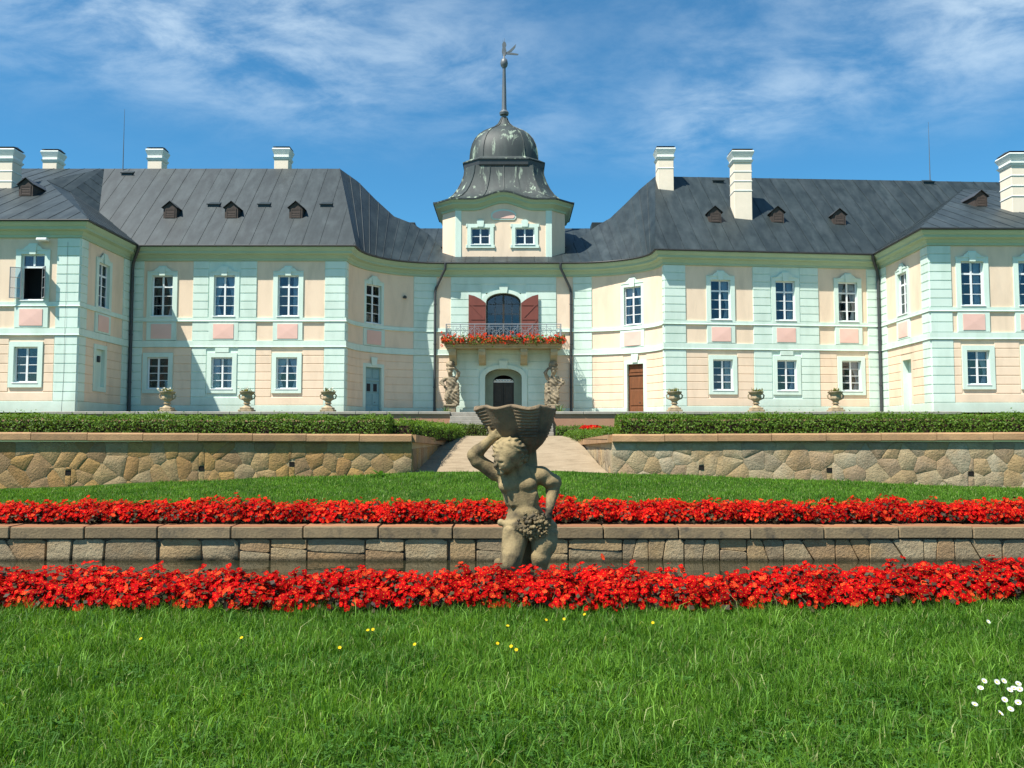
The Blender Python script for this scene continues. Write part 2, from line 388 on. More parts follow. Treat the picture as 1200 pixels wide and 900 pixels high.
def path_z(x, y):
    return   .765 + .87 * sstep(17.4, 31.5, y) + .006 * math.sin(x * 5 + y * 3)
sheet('path', 'sand_path', lin(-2.25, 2.15, 8), lin(18.45, 37.2, 40), path_z)
def bank_z(x, y): return EYE - .05
sheet('planted_bank', 'lawn_soil', lin(-40, -2.2, 30), lin(18.95, 38.3, 20), lambda x, y: bank_z(x, y) if y > wallY(x) + .2 else bank_z(x, y))
sheet('planted_bank', 'lawn_soil', lin(2.1, 40, 30), lin(18.95, 38.3, 20), bank_z)
sheet('terrace', 'terrace_gravel', [-60, 60], [38.3, 75], lambda x, y: TERR)

# ------------------------------------------------------------------ the palace: the plan
class Sec:
    def __init__(s, A, B): s.A = Vector(A); s.B = Vector(B); s.L = (s.B - s.A).length; s.t = (s.B - s.A) / s.L; s.n = Vector((s.t.y, -s.t.x)); s.arc = False
    def frame(s, u): return s.A + s.t * u, s.t, s.n
    def P(s, u, d, z):
        p, t, n = s.frame(u); q = p + n * d; return (q.x, q.y, z)
    def upx(s, px, py=400):
        r = ray(px, py); best = min((abs((s.P(s.L * i / 2000, 0, 0)[0] / s.P(s.L * i / 2000, 0, 0)[1]) - r.x / r.y), i) for i in range(2001)); return s.L * best[1] / 2000
    def pts(s): return [s.A, s.B]
class ArcSec(Sec):
    def __init__(s, c, a, b, th0, th1, n=200):
        s.arc = True; s.tab = []
        for i in range(n + 1):
            th = th0 + (th1 - th0) * i / n; s.tab.append(Vector((c[0] + a * math.cos(th), c[1] + b * math.sin(th))))
        s.cum = [0]
        for i in range(n): s.cum.append(s.cum[-1] + (s.tab[i + 1] - s.tab[i]).length)
        s.L = s.cum[-1]
    def frame(s, u):
        u = max(0, min(s.L, u)); lo = 0
        for i in range(len(s.cum) - 1):
            if s.cum[i + 1] >= u: lo = i; break
        f = (u - s.cum[lo]) / max(1e-9, s.cum[lo + 1] - s.cum[lo]); p = s.tab[lo].lerp(s.tab[lo + 1], f)
        t = (s.tab[min(lo + 2, len(s.tab) - 1)] - s.tab[max(lo - 1, 0)]).normalized(); return p, t, Vector((t.y, -t.x))
    def pts(s): return [s.tab[i] for i in range(0, len(s.tab), 10)]
S_LR = Sec((-45, 44.2), (-22.6, 44.2)); S_LT = Sec((-22.6, 44.2), (-22.6, 50.1)); S_LW = Sec((-22.6, 50.1), (-9.85, 50.1))
S_LA = ArcSec((-4.85, 50.1), 5.0, 5.0, PI, PI / 2); S_C = Sec((-4.85, 55.1), (3.75, 55.1))
S_RA = ArcSec((3.75, 51.15), 5.45, 3.95, PI / 2, 0)
S_RW = Sec((9.2, 51.15), (22.9, 52.6)); S_RT = Sec((22.9, 52.6), (22.7, 46.0)); S_RR = Sec((22.7, 46.0), (45, 46.2))
SECS = [S_LR, S_LT, S_LW, S_LA, S_C, S_RA, S_RW, S_RT, S_RR]
# heights above the ground datum
def H(v): return EYE + v
Z0 = TERR; ZPL = H(1.85); ZB0, ZB1 = H(5.27), H(5.66); ZS0, ZS1 = H(6.78), H(6.93); ZCB = H(10.42); ZE = H(11.2)
ZUW0, ZUW1 = H(7.12), H(9.55); ZLW0, ZLW1 = H(2.82), H(4.68)

palace = empty('palace', (-.55, 50, TERR), 'long baroque palace in peach and mint stucco with dark metal roofs and central domed tower', 'palace')

def slab(sec, u0, u1, z0, z1, d0, d1, ch=.02, mb=None):
    mb = mb or MB(); n = max(1, int(math.ceil((u1 - u0) / .35))) if sec.arc else 1
    vs = []
    for i in range(n + 1):
        u = u0 + (u1 - u0) * i / n; uf = min(max(u, u0 + ch), u1 - ch)
        vs += [sec.P(u, d0, z0), sec.P(uf, d1, z0 + ch), sec.P(uf, d1, z1 - ch), sec.P(u, d0, z1)]
    fs = [(4 * i + k, 4 * i + 4 + k, 4 * i + 5 + k, 4 * i + 1 + k) for i in range(n) for k in range(3)]
    fs += [(0, 1, 2, 3), (4 * n + 3, 4 * n + 2, 4 * n + 1, 4 * n)]
    return mb.add(vs, fs)
def miter(path, d, closed=False):                                        # offset a plan path outwards (to its right-hand side)
    n = len(path); out = []
    for i in range(n):
        a = path[i - 1] if (i > 0 or closed) else None; b_ = path[(i + 1) % n] if (i < n - 1 or closed) else None
        p = path[i]; ns = []
        if a is not None: t = (p - a).normalized(); ns.append(Vector((t.y, -t.x)))
        if b_ is not None: t = (b_ - p).normalized(); ns.append(Vector((t.y, -t.x)))
        m_ = sum(ns, Vector((0, 0))).normalized(); k = m_.dot(ns[0]); out.append(p + m_ * (d / max(.3, k)))
    return out
def sweep(path, prof, closed=False, zoff=None, mb=None):
    mb = mb or MB(); n = len(path); rows = [miter(path, d, closed) for d, z in prof]; m_ = len(prof)
    vs = [(rows[j][i].x, rows[j][i].y, prof[j][1] + (zoff[i] if zoff else 0)) for i in range(n) for j in range(m_)]
    k = n if closed else n - 1
    fs = [(i * m_ + j, ((i + 1) % n) * m_ + j, ((i + 1) % n) * m_ + j + 1, i * m_ + j + 1) for i in range(k) for j in range(m_ - 1)]
    return mb.add(vs, fs)
WALLPATH = []
for s in SECS:
    for p in s.pts():
        if not WALLPATH or (p - WALLPATH[-1]).length > 1e-3: WALLPATH.append(p)
iC0 = next(i for i, p in enumerate(WALLPATH) if (p - S_C.A).length < 1e-3)
PATH_L = WALLPATH[:iC0 + 1] + [Vector((-3.98, 55.1))]; PATH_R = [Vector((2.88, 55.1))] + WALLPATH[iC0 + 1:]

# ------------------------------------------------------------------ windows (built once in local axes: x along the wall, y into it, z up from the sill)
def rect(w, z0, z1): return [(-w / 2, z0), (w / 2, z0), (w / 2, z1), (-w / 2, z1)]
def win_frame(w, h, rows, transom=None, bar=.035, y0=.10, y1=.17):
    mb = MB(); fo = .075
    mb.ring(rect(w, 0, h), rect(w - 2 * fo, fo, h - fo), y0, y1)
    mb.box(-.05, .05, y0 - .01, y1, fo, h - fo)
    zs = [fo + (h - 2 * fo) * r for r in rows]
    for z in zs:
        t = .05 if transom and abs(z - (fo + (h - 2 * fo) * transom)) < 1e-6 else bar / 2
        for sx in (-1, 1):
            a, b_ = sorted((sx * .05, sx * (w / 2 - fo))); mb.box(a, b_, y0 + .01, y1, z - t, z + t)
    panes = []; edges = [fo] + zs + [h - fo]
    for i in range(len(edges) - 1):
        for sx in (-1, 1): panes.append((sx * (.05 + (w / 2 - fo)) / 2, (edges[i] + edges[i + 1]) / 2, w / 2 - fo - .05, edges[i + 1] - edges[i]))
    return mb.mesh('window', 'white_paint'), panes
PANE = {}
def pane_mesh(w, h):
    k = (round(w, 3), round(h, 3))
    if k not in PANE: PANE[k] = MB().box(-w / 2, w / 2, -.004, .004, -h / 2, h / 2).mesh('pane', 'glass')
    return PANE[k]
def curtain_mesh(w, h, side, tied):
    vs = []; n = 10; m_ = 8
    for j in range(m_ + 1):
        z = h * j / m_; wid = w * (.30 if not tied else .12 + .34 * abs(j / m_ - .35) ** 1.0 * 1.4)
        for i in range(n + 1):
            x = side * (w / 2 - wid * i / n); vs.append((x, .30 + .02 * math.sin(i * 2.2), z))
    fs = [(j * (n + 1) + i, j * (n + 1) + i + 1, (j + 1) * (n + 1) + i + 1, (j + 1) * (n + 1) + i) for j in range(m_) for i in range(n)]
    return MB().add(vs, fs).mesh('curtain', 'curtain', 'all')
UW, UH = 1.24, ZUW1 - ZUW0; LW_, LH = 1.24, ZLW1 - ZLW0
fr_up, pn_up = win_frame(UW, UH, [.25, .5, .74], .74)
fr_lo, pn_lo = win_frame(LW_, LH, [.25, .5, .75])
fr_tw, pn_tw = win_frame(1.26, 1.12, [.5])
def surround_up():
    mb = MB(); w, h = UW, UH; o = .27
    mb.ring([(-w / 2 - o, -.18), (w / 2 + o, -.18), (w / 2 + o, h + .24), (-w / 2 - o, h + .24)], rect(w, 0, h), -.07, .0)
    top = [(-w / 2 - .20, h + .20), (-.50, h + .27), (-.40, h + .38), (-.27, h + .46), (-.20, h + .56), (.20, h + .56), (.27, h + .46), (.40, h + .38), (.50, h + .27), (w / 2 + .20, h + .20)]
    mb.prism(top, -.10, -.073)
    mb.prism([(-.16, h - .02), (.16, h - .02), (.21, h + .50), (-.21, h + .50)], -.135, -.103)
    return mb.mesh('surround', 'mint')
def surround_lo():
    mb = MB(); w, h = LW_, LH; mb.ring([(-w / 2 - .26, -.26), (w / 2 + .26, -.26), (w / 2 + .26, h + .26), (-w / 2 - .26, h + .26)], rect(w, 0, h), -.085, 0)
    return mb.mesh('surround', 'mint')
def surround_tw():
    mb = MB(); w, h = 1.26, 1.12; o = .24
    mb.ring([(-w / 2 - o, -o), (w / 2 + o, -o), (w / 2 + o, h + o), (-w / 2 - o, h + o)], rect(w, 0, h), -.07, 0)
    for sx in (-1, 1):
        for z in (-o, h + o - .2): mb.box(sx * (w / 2 + o + .03) - .05, sx * (w / 2 + o + .03) + .05, -.09, -.002, z, z + .2)
    mb.prism([(-.2, h + .05), (.2, h + .05), (.24, h + .42), (.12, h + .52), (-.12, h + .52), (-.24, h + .42)], -.12, -.073)
    return mb.mesh('surround', 'mint')
SUR = {'up': surround_up(), 'lo': surround_lo(), 'tw': surround_tw()}
SILL = MB().bbox(-UW / 2 - .05, UW / 2 + .05, -.11, .10, -.05, -.003, .008).mesh('sill', 'white_paint')
CURT = {(k, s, t): curtain_mesh(UW - .1, hh - .1, s, t) for k, hh in (('up', UH), ('lo', LH)) for s in (-1, 1) for t in (0, 1)}
def place_window(sec, u, z, kind, curtain=None, opened=False):
    p, t, n = sec.frame(u); rz = math.atan2(t.y, t.x)
    me, panes = {'up': (fr_up, pn_up), 'lo': (fr_lo, pn_lo), 'tw': (fr_tw, pn_tw)}[kind]
    if opened: return open_window(sec, u, z)
    w = inst('window', me, palace, (p.x, p.y, z), rz, True)
    for x, zz, pw, ph in panes: inst('pane', pane_mesh(pw, ph), w, (x, .135, zz), (RD.random() - .5) * .07).rotation_euler.x = (RD.random() - .5) * .05
    inst('surround', SUR[kind], w); inst('sill', SILL, w)
    if curtain:
        for s, td in curtain: inst('curtain', CURT[kind, s, td], w, (0, 0, .05))
    return w
def open_window(sec, u, z):
    p, t, n = sec.frame(u); w, h = UW, UH; fo = .075; tz = fo + (h - 2 * fo) * .74
    mb = MB(); mb.ring(rect(w, 0, h), rect(w - 2 * fo, fo, h - fo), .10, .17); mb.box(-w / 2 + fo, w / 2 - fo, .10, .17, tz - .05, tz + .05); mb.box(-.05, .05, .09, .17, tz + .05, h - fo)
    win = mb.build('window', 'white_paint', palace, loc=(p.x, p.y, z), rz=math.atan2(t.y, t.x))
    pw = w / 2 - fo - .05; ph = h - fo - tz - .05
    for sx in (-1, 1): inst('pane', pane_mesh(pw, ph), win, (sx * (.05 + w / 2 - fo) / 2, .135, tz + .05 + ph / 2))
    inst('surround', SUR['up'], win); inst('sill', SILL, win)
    lw = w / 2 - fo; lh = tz - .05 - fo
    for sx, ang in ((-1, math.radians(158)), (1, math.radians(-132))):
        lf = MB(); lf.ring([(0, 0), (-sx * lw, 0), (-sx * lw, lh), (0, lh)], [(-sx * .045, .045), (-sx * (lw - .045), .045), (-sx * (lw - .045), lh - .045), (-sx * .045, lh - .045)], -.02, .02)
        for q in (1, 2): lf.box(min(-sx * .045, -sx * (lw - .045)), max(-sx * .045, -sx * (lw - .045)), -.012, .012, lh * q / 3 - .015, lh * q / 3 + .015)
        for q in range(3): lf.box(min(-sx * .045, -sx * (lw - .045)), max(-sx * .045, -sx * (lw - .045)), -.003, .003, .045 + (lh - .09) * q / 3 + .016, .045 + (lh - .09) * (q + 1) / 3 - .016, 1)
        c = lf.build('casement', ['casement_grey', 'glass'], win, keep=False, loc=(sx * (w / 2 - fo), -.09, fo), rz=sx * abs(ang))
    return win

# ------------------------------------------------------------------ walls and their stucco dressings
def wall_core(sec, z0, z1, ops, name='wall', mt='peach'):
    us = {0.0, sec.L}; zs = {z0, z1}
    for o in ops: us |= {o['u'] - o['w'] / 2, o['u'] + o['w'] / 2}; zs |= {max(z0, o['z0']), o['z1']}
    us = sorted(us); zs = sorted(zs)
    if sec.arc:
        full = []
        for a, b_ in zip(us, us[1:]):
            k = max(1, int((b_ - a) / .35)); full += [a + (b_ - a) * i / k for i in range(k)]
        us = full + [us[-1]]
    mb = MB()
    for a, b_ in zip(us, us[1:]):
        for c, d in zip(zs, zs[1:]):
            um, zm = (a + b_) / 2, (c + d) / 2
            if any(abs(um - o['u']) < o['w'] / 2 and o['z0'] < zm < o['z1'] for o in ops): continue
            mb.add([sec.P(a, 0, c), sec.P(b_, 0, c), sec.P(b_, 0, d), sec.P(a, 0, d)], [(0, 1, 2, 3)])
    for o in ops:
        a, b_ = o['u'] - o['w'] / 2, o['u'] + o['w'] / 2; dp = o.get('deep', .22); c, d = max(z0, o['z0']), o['z1']
        q = [sec.P(a, 0, c), sec.P(b_, 0, c), sec.P(b_, 0, d), sec.P(a, 0, d), sec.P(a, -dp, c), sec.P(b_, -dp, c), sec.P(b_, -dp, d), sec.P(a, -dp, d)]
        mb.add(q, [(0, 4, 5, 1), (1, 5, 6, 2), (2, 6, 7, 3), (3, 7, 4, 0)], 1)
        e = .35 if not o.get('tight') else 0; D = dp + 1.1
        q = [sec.P(a - e, -dp - .001, c - e), sec.P(b_ + e, -dp - .001, c - e), sec.P(b_ + e, -dp - .001, d + e), sec.P(a - e, -dp - .001, d + e),
             sec.P(a - e, -D, c - e), sec.P(b_ + e, -D, c - e), sec.P(b_ + e, -D, d + e), sec.P(a - e, -D, d + e)]
        if not o.get('blind'): mb.add(q, [(0, 4, 5, 1), (1, 5, 6, 2), (2, 6, 7, 3), (3, 7, 4, 0), (4, 5, 6, 7)], 2)
        else: mb.add([q[4 + i] if False else sec.P(*x) for i, x in enumerate(((a, -dp, c), (b_, -dp, c), (b_, -dp, d), (a, -dp, d)))], [(0, 1, 2, 3)], 1)
    return mb.build(name, [mt, 'mint', 'room_dark'], palace)
def minus(a, b_, cuts):
    segs = [(a, b_)]
    for c, d in cuts:
        nx = []
        for s, e in segs:
            if d <= s or c >= e: nx.append((s, e)); continue
            if c > s: nx.append((s, c))
            if d < e: nx.append((d, e))
        segs = nx
    return [(s, e) for s, e in segs if e - s > .06]
G = .013
def rows(z0, z1, h):
    n = max(1, round((z1 - z0) / h)); return [(z0 + (z1 - z0) * i / n, z0 + (z1 - z0) * (i + 1) / n) for i in range(n)]
def dress(sec, wall, pil, ops, mint_all=None):
    """mint blocks in the pilaster strips, peach courses between them downstairs, both cut round the openings"""
    def cuts(z0, z1, m_=.0): return [(o['u'] - o['w'] / 2 - o.get('mx', .30), o['u'] + o['w'] / 2 + o.get('mx', .30)) for o in ops if o['z0'] - o.get('mz0', .30) < z1 - .02 and o['z1'] + o.get('mz', .30) > z0 + .02]
    zz = sorted([ZPL, ZCB] + [z for o in ops for z in (o['z0'], o['z1']) if ZPL < z < ZCB])
    for (a, b_) in pil:
        for z0, z1 in zip(zz, zz[1:]):
            for s, e in minus(a, b_, [(o['u'] - o['w'] / 2, o['u'] + o['w'] / 2) for o in ops if o['z0'] < (z0 + z1) / 2 < o['z1']]): slab(sec, s, e, z0, z1, 0, .014, 0).build('stucco_field', 'mint', wall)
        for z0, z1 in rows(ZS1 + .11, ZCB, .5) + rows(ZB1, ZS0, .56) + rows(ZPL, ZB0, .488):
            for s, e in minus(a, b_, cuts(z0, z1)):
                slab(sec, s + (G if s > a else 0), e - (G if e < b_ else 0), z0 + G, z1 - G, 0, .055).build('stucco_block', 'mint', wall)
    for z0, z1 in rows(ZPL, ZB0, .488):
        for s, e in minus(0, sec.L, list(pil) + cuts(z0, z1)):
            if e - s > 14: s = e - 14 if sec is S_LR else s; e = s + 14
            slab(sec, s, e, z0 + G, z1 - G, 0, .03).build('stucco_course', 'peach', wall)
def plinth_cuts(ops): return [(o['u'] - o['w'] / 2 - .02, o['u'] + o['w'] / 2 + .02) for o in ops if o['z0'] < ZPL - .1]
def apron(sec, u, wall):
    w = UW / 2 + .27
    slab(sec, u - w, u + w, ZB1 + .01, ZS0 - .01, 0, .07).build('apron', 'mint', wall)
    # a pink panel cut as a low pyramid
    a, b_, c, d = u - .60, u + .60, ZB1 + .12, ZS0 - .13
    q = [sec.P(a, .071, c), sec.P(b_, .071, c), sec.P(b_, .071, d), sec.P(a, .071, d), sec.P(a, .095, c), sec.P(b_, .095, c), sec.P(b_, .095, d), sec.P(a, .095, d), sec.P((a + b_) / 2, .112, (c + d) / 2)]
    MB().add(q, [(0, 1, 5, 4), (1, 2, 6, 5), (2, 3, 7, 6), (3, 0, 4, 7), (4, 5, 8), (5, 6, 8), (6, 7, 8), (7, 4, 8)]).build('panel', 'pink', wall)
CH = [None, [(1, 1)], [(-1, 0), (1, 0)], [(1, 0)], [(-1, 1), (1, 1)]]
def bay(sec, wall_ops, px, up=True, lo=True, cu=None, cl=None, opened=False):
    u = sec.upx(px); r = []
    if up: r.append(dict(u=u, w=UW, z0=ZUW0, z1=ZUW1, kind='up', cur=cu, opened=opened, mx=.30, mz=.62, mz0=.2))
    if lo:
        ul = sec.upx(px - (lo if lo is not True else 0), 440); r.append(dict(u=ul, w=LW_, z0=ZLW0, z1=ZLW1, kind='lo', cur=cl, mx=.29, mz=.29, mz0=.29))
    wall_ops += r
def px_pil(sec, a, b_): return (sec.upx(a) if a is not None else 0.0, sec.upx(b_) if b_ is not None else sec.L)
def finish(sec, ops, pil, aprons):
    wall = wall_core(sec, Z0 - .3, ZE - .15, ops)
    dress(sec, wall, pil, ops)
    for s, e in minus(0, sec.L, plinth_cuts(ops)): slab(sec, s, e, Z0 - .3, ZPL, 0, .07).build('plinth', 'mint', wall)
    for o in ops:
        if o.get('kind') in ('up', 'lo', 'tw'): place_window(sec, o['u'], o['z0'], o['kind'], o.get('cur'), o.get('opened', False))
        if o.get('kind') == 'up' and aprons: apron(sec, o['u'], wall)
    return wall
# left pavilion
ops = []; bay(S_LR, ops, 36, lo=6, opened=True); bay(S_LR, ops, -42, cu=CH[1]); finish(S_LR, ops, [px_pil(S_LR, 64, None)], True)
# its side
ops = []; bay(S_LT, ops, 119, lo=False); u = S_LT.upx(116, 440)
ops.append(dict(u=u, w=.95, z0=ZLW0 - .1, z1=ZLW1 + .1, blind=True, deep=.12, mx=.25, mz=.25, mz0=.25))
wl_ = finish(S_LT, ops, [(0, .75), (S_LT.L - .95, S_LT.L)], True)
mb = MB(); mb.ring(rect(1.45, ZLW0 - .35, ZLW1 + .35), rect(.95, ZLW0 - .1, ZLW1 + .1), -.06, 0)
p, t, n = S_LT.frame(u); o = mb.build('niche_frame', 'mint', palace, loc=(p.x, p.y, 0), rz=math.atan2(t.y, t.x))
MB().bbox(-.09, .09, -.02, .10, ZLW1 - .60, ZLW1 - .25, .02).build('niche_lamp', 'dark_metal', o, keep=False)
# left wing
ops = []; bay(S_LW, ops, 189, lo=4, cu=CH[1]); bay(S_LW, ops, 262, lo=2, cu=CH[4], cl=CH[2]); bay(S_LW, ops, 337, lo=1, cu=CH[3], cl=CH[4])
wl_ = finish(S_LW, ops, [px_pil(S_LW, None, 167), px_pil(S_LW, 225, 300), px_pil(S_LW, 380, None)], True)
# left curve
ops = []; bay(S_LA, ops, 437, lo=False); ud = S_LA.upx(437, 440)
ops.append(dict(u=ud, w=1.3, z0=Z0 - .3, z1=H(4.35), kind='door', mx=.26, mz=.3, blind=True, deep=.25)); DOOR_L = ud
finish(S_LA, ops, [(0, .5), (S_LA.L - 1.55, S_LA.L - .05)], True)
# right curve
ops = []; bay(S_RA, ops, 742, lo=False, cu=CH[4]); ud = S_RA.upx(745, 440)
ops.append(dict(u=ud, w=1.18, z0=Z0 - .3, z1=H(4.6), kind='door', mx=.26, mz=.3, blind=True, deep=.25)); DOOR_R = ud
finish(S_RA, ops, [(.22, 1.45), (S_RA.L - .35, S_RA.L)], True)
# right wing
ops = []; bay(S_RW, ops, 845, lo=-2, cu=CH[1], cl=CH[3]); bay(S_RW, ops, 921, lo=-1, cu=CH[3], cl=CH[1]); bay(S_RW, ops, 994.5, lo=-3, cu=CH[4], cl=CH[1])
wr_ = finish(S_RW, ops, [px_pil(S_RW, None, 804), px_pil(S_RW, 883, 960), px_pil(S_RW, 1017, None)], True)
for sec, w_, px in ((S_LW, wl_, 260), (S_RW, wr_, 922)):
    u = sec.upx(px, 440); slab(sec, u - .42, u + .42, ZLW1 + .27, ZB0 - .01, 0, .10).build('keystone', 'mint', w_)
# right side
ops = []; bay(S_RT, ops, 1060, lo=False, cu=CH[2]); u = S_RT.upx(1063, 440)
ops.append(dict(u=u, w=1.15, z0=Z0 - .3, z1=H(4.45), kind='door', blind=True, deep=.35, mx=.2, mz=.3))
finish(S_RT, ops, [(0, .95), (S_RT.L - .9, S_RT.L)], True)
# right pavilion
ops = []; bay(S_RR, ops, 1141.5, lo=-5, cu=CH[3], cl=CH[1]); bay(S_RR, ops, 1209, lo=-6, cu=CH[4], cl=CH[3]); finish(S_RR, ops, [px_pil(S_RR, None, 1117)], True)

# centre: a mint field with the portal and the balcony door
CX = (S_C.A.x + S_C.B.x) / 2
uC = S_C.upx(590); XC = S_C.P(uC, 0, 0)[0]
ops = [dict(u=uC, w=2.30, z0=H(5.95), z1=H(9.36), kind='balcony', mx=.30, mz=.30, mz0=.0, deep=.35),
       dict(u=uC, w=2.42, z0=Z0 - .3, z1=H(4.42), kind='portal', mx=.36, mz=.42, deep=1.0)]
wallC = wall_core(S_C, Z0 - .3, ZE - .15, ops)
mid = (S_C.upx(528), S_C.upx(652))
for z0, z1 in rows(ZPL, ZCB, .496):
    cut = [(o['u'] - o['w'] / 2 - o['mx'], o['u'] + o['w'] / 2 + o['mx']) for o in ops if o['z0'] < z1 and o['z1'] + o['mz'] > z0 + .05]
    for s, e in minus(mid[0], mid[1], cut): slab(S_C, s, e, z0 + G, z1 - G, 0, .05).build('stucco_block', 'mint', wallC)
for s, e in minus(0, S_C.L, plinth_cuts(ops)): slab(S_C, s, e, Z0 - .3, ZPL, 0, .07).build('plinth', 'mint', wallC)
for a, b_ in ((0, mid[0]), (mid[1], S_C.L)):
    for z0, z1 in rows(ZPL, ZB0, .488): slab(S_C, a, b_, z0 + G, z1 - G, 0, .025).build('stucco_course', 'peach', wallC)
zz = sorted([ZPL, ZCB] + [z for o in ops for z in (o['z0'], o['z1']) if ZPL < z < ZCB])
for z0, z1 in zip(zz, zz[1:]):
    for s, e in minus(mid[0], mid[1], [(o['u'] - o['w'] / 2, o['u'] + o['w'] / 2) for o in ops if o['z0'] < (z0 + z1) / 2 < o['z1']]): slab(S_C, s, e, z0, z1, 0, .014, 0).build('stucco_field', 'mint', wallC)
def arch_pts(hw, z_sp, rise, n=14): return [(-hw * math.cos(PI * i / n), z_sp + rise * math.sin(PI * i / n)) for i in range(n + 1)]
def arch_surround(hw, z0, zsp, rise, wd, top, parent, name):
    inn = [(-hw, z0)] + arch_pts(hw, zsp, rise) + [(hw, z0)]
    out = [(-hw - wd, z0)] + arch_pts(hw + wd, zsp, rise + top) + [(hw + wd, z0)]
    mb = MB(); mb.ring(out, inn, -.11, .30, closed=False)
    mb.prism([(-.22, zsp + rise - .02), (.22, zsp + rise - .02), (.30, zsp + rise + top + .25), (-.30, zsp + rise + top + .25)], -.17, -.113)
    return mb.build(name, 'mint', parent, loc=(XC, 55.1, 0))
# balcony door
arch_surround(1.13, H(5.95), H(8.75), .60, .30, .22, palace, 'door_surround')
mb = MB(); zz = H(8.72); hw = 1.12
mb.ring([(-hw, H(5.95))] + arch_pts(hw, zz, .58) + [(hw, H(5.95))], [(-hw + .09, H(5.95))] + arch_pts(hw - .09, zz, .50) + [(hw - .09, H(5.95))], .16, .24, closed=False)
mb.box(-.06, .06, .15, .24, H(5.95), zz + .5); mb.box(-hw + .09, -.06, .16, .24, H(5.95), H(6.7)); mb.box(.06, hw - .09, .16, .24, H(5.95), H(6.7))
bdoor = mb.build('balcony_door', 'dark_wood', palace, loc=(XC, 55.1, 0))
for sx in (-1, 1):
    for q in (0, 1):
        x = sx * (.06 + (hw - .15) * (.25 + .5 * q))
        for z in (H(7.5), H(8.25)): pass
    MB().prism([(sx * .06, H(6.7)), (sx * (hw - .09), H(6.7)), (sx * (hw - .09), zz)] + [(sx * ((hw - .09) * math.cos(a)), zz + .50 * math.sin(a)) for a in (.3, .6, .9, 1.2)] + [(sx * .06, zz + .5)], .19, .20).build('pane', 'glass', bdoor, keep=False)
    b2 = MB()
    for z in (H(7.35), H(8.0), H(8.65)): b2.box(min(sx * .06, sx * (hw - .09)), max(sx * .06, sx * (hw - .09)), .175, .188, z - .018, z + .018)
    b2.box(sx * .55 - .018, sx * .55 + .018, .173, .188, H(6.7), zz + .40)
    b2.build('glazing_bar', 'dark_wood', bdoor, keep=False)
    # shutter, folded out
    zt = lambda x: H(8.70) + .52 * math.sqrt(max(0, 1 - (x / 1.13) ** 2))
    pl = [(0, H(5.98)), (sx * 1.12, H(5.98))] + [(sx * (1.12 - x), (zt(x)) - .08) for x in (0, .25, .5, .75, .95, 1.10)]
    pl = [(0, H(5.98)), (sx * 1.12, H(5.98)), (sx * 1.12, H(9.22)), (sx * .75, H(9.13)), (sx * .35, H(8.93)), (0, H(8.66))]
    sh = MB().prism(pl, -.22, -.17).build('shutter', 'shutter_red', palace, loc=(XC + sx * 1.14, 55.1, 0))
    br = MB()
    for z in (H(6.25), H(7.62), H(8.55)): br.box(min(sx * .06, sx * 1.06), max(sx * .06, sx * 1.06), -.245, -.222, z - .05, z + .05)
    for za, zb in ((H(6.3), H(7.55)), (H(7.68), H(8.6))):
        a, b_ = (sx * .12, za), (sx * 1.0, zb)
        dx, dz = b_[0] - a[0], b_[1] - a[1]; L = math.hypot(dx, dz); ox, oz = -dz / L * .05, dx / L * .05
        br.prism([(a[0] - ox, a[1] - oz), (b_[0] - ox, b_[1] - oz), (b_[0] + ox, b_[1] + oz), (a[0] + ox, a[1] + oz)], -.243, -.222)
    br.build('brace', 'shutter_red', sh, keep=False)
# portal
arch_surround(1.19, Z0, H(3.85), .57, .34, .26, palace, 'portal_surround')
mb = MB(); hw = 1.2
mb.ring([(-hw, Z0)] + arch_pts(hw, H(3.85), .58) + [(hw, Z0)], [(-.68, Z0)] + arch_pts(.68, H(3.62), .42) + [(.68, Z0)], .75, .85, closed=False)
por = mb.build('portal_jamb', 'portal_shade', palace, loc=(XC, 55.1, 0))
dr = MB(); dr.box(-.68, -.012, .90, .96, Z0, H(3.55)); dr.box(.012, .68, .90, .96, Z0, H(3.55))
for sx in (-1, 1):
    for za, zb in ((Z0 + .2, Z0 + 1.0), (Z0 + 1.15, H(3.4))): dr.bbox(min(sx * .12, sx * .58), max(sx * .12, sx * .58), .87, .895, za, zb, .012)
pdoor = dr.build('portal_door', 'dark_wood', palace, loc=(XC, 55.1, 0))
fl = MB(); fl.box(-.66, .66, .88, .93, H(3.57), H(3.67)); fl.box(-.5, .5, .86, .90, H(3.70), H(3.78))
for k in range(-3, 4): fl.lathe([(.01, 0), (.05, .02), (.06, .06), (.05, .1), (.01, .12)], 8, (k * .19, .86, H(3.62)))
fl.build('fanlight_rail', 'white_paint', pdoor, keep=False)
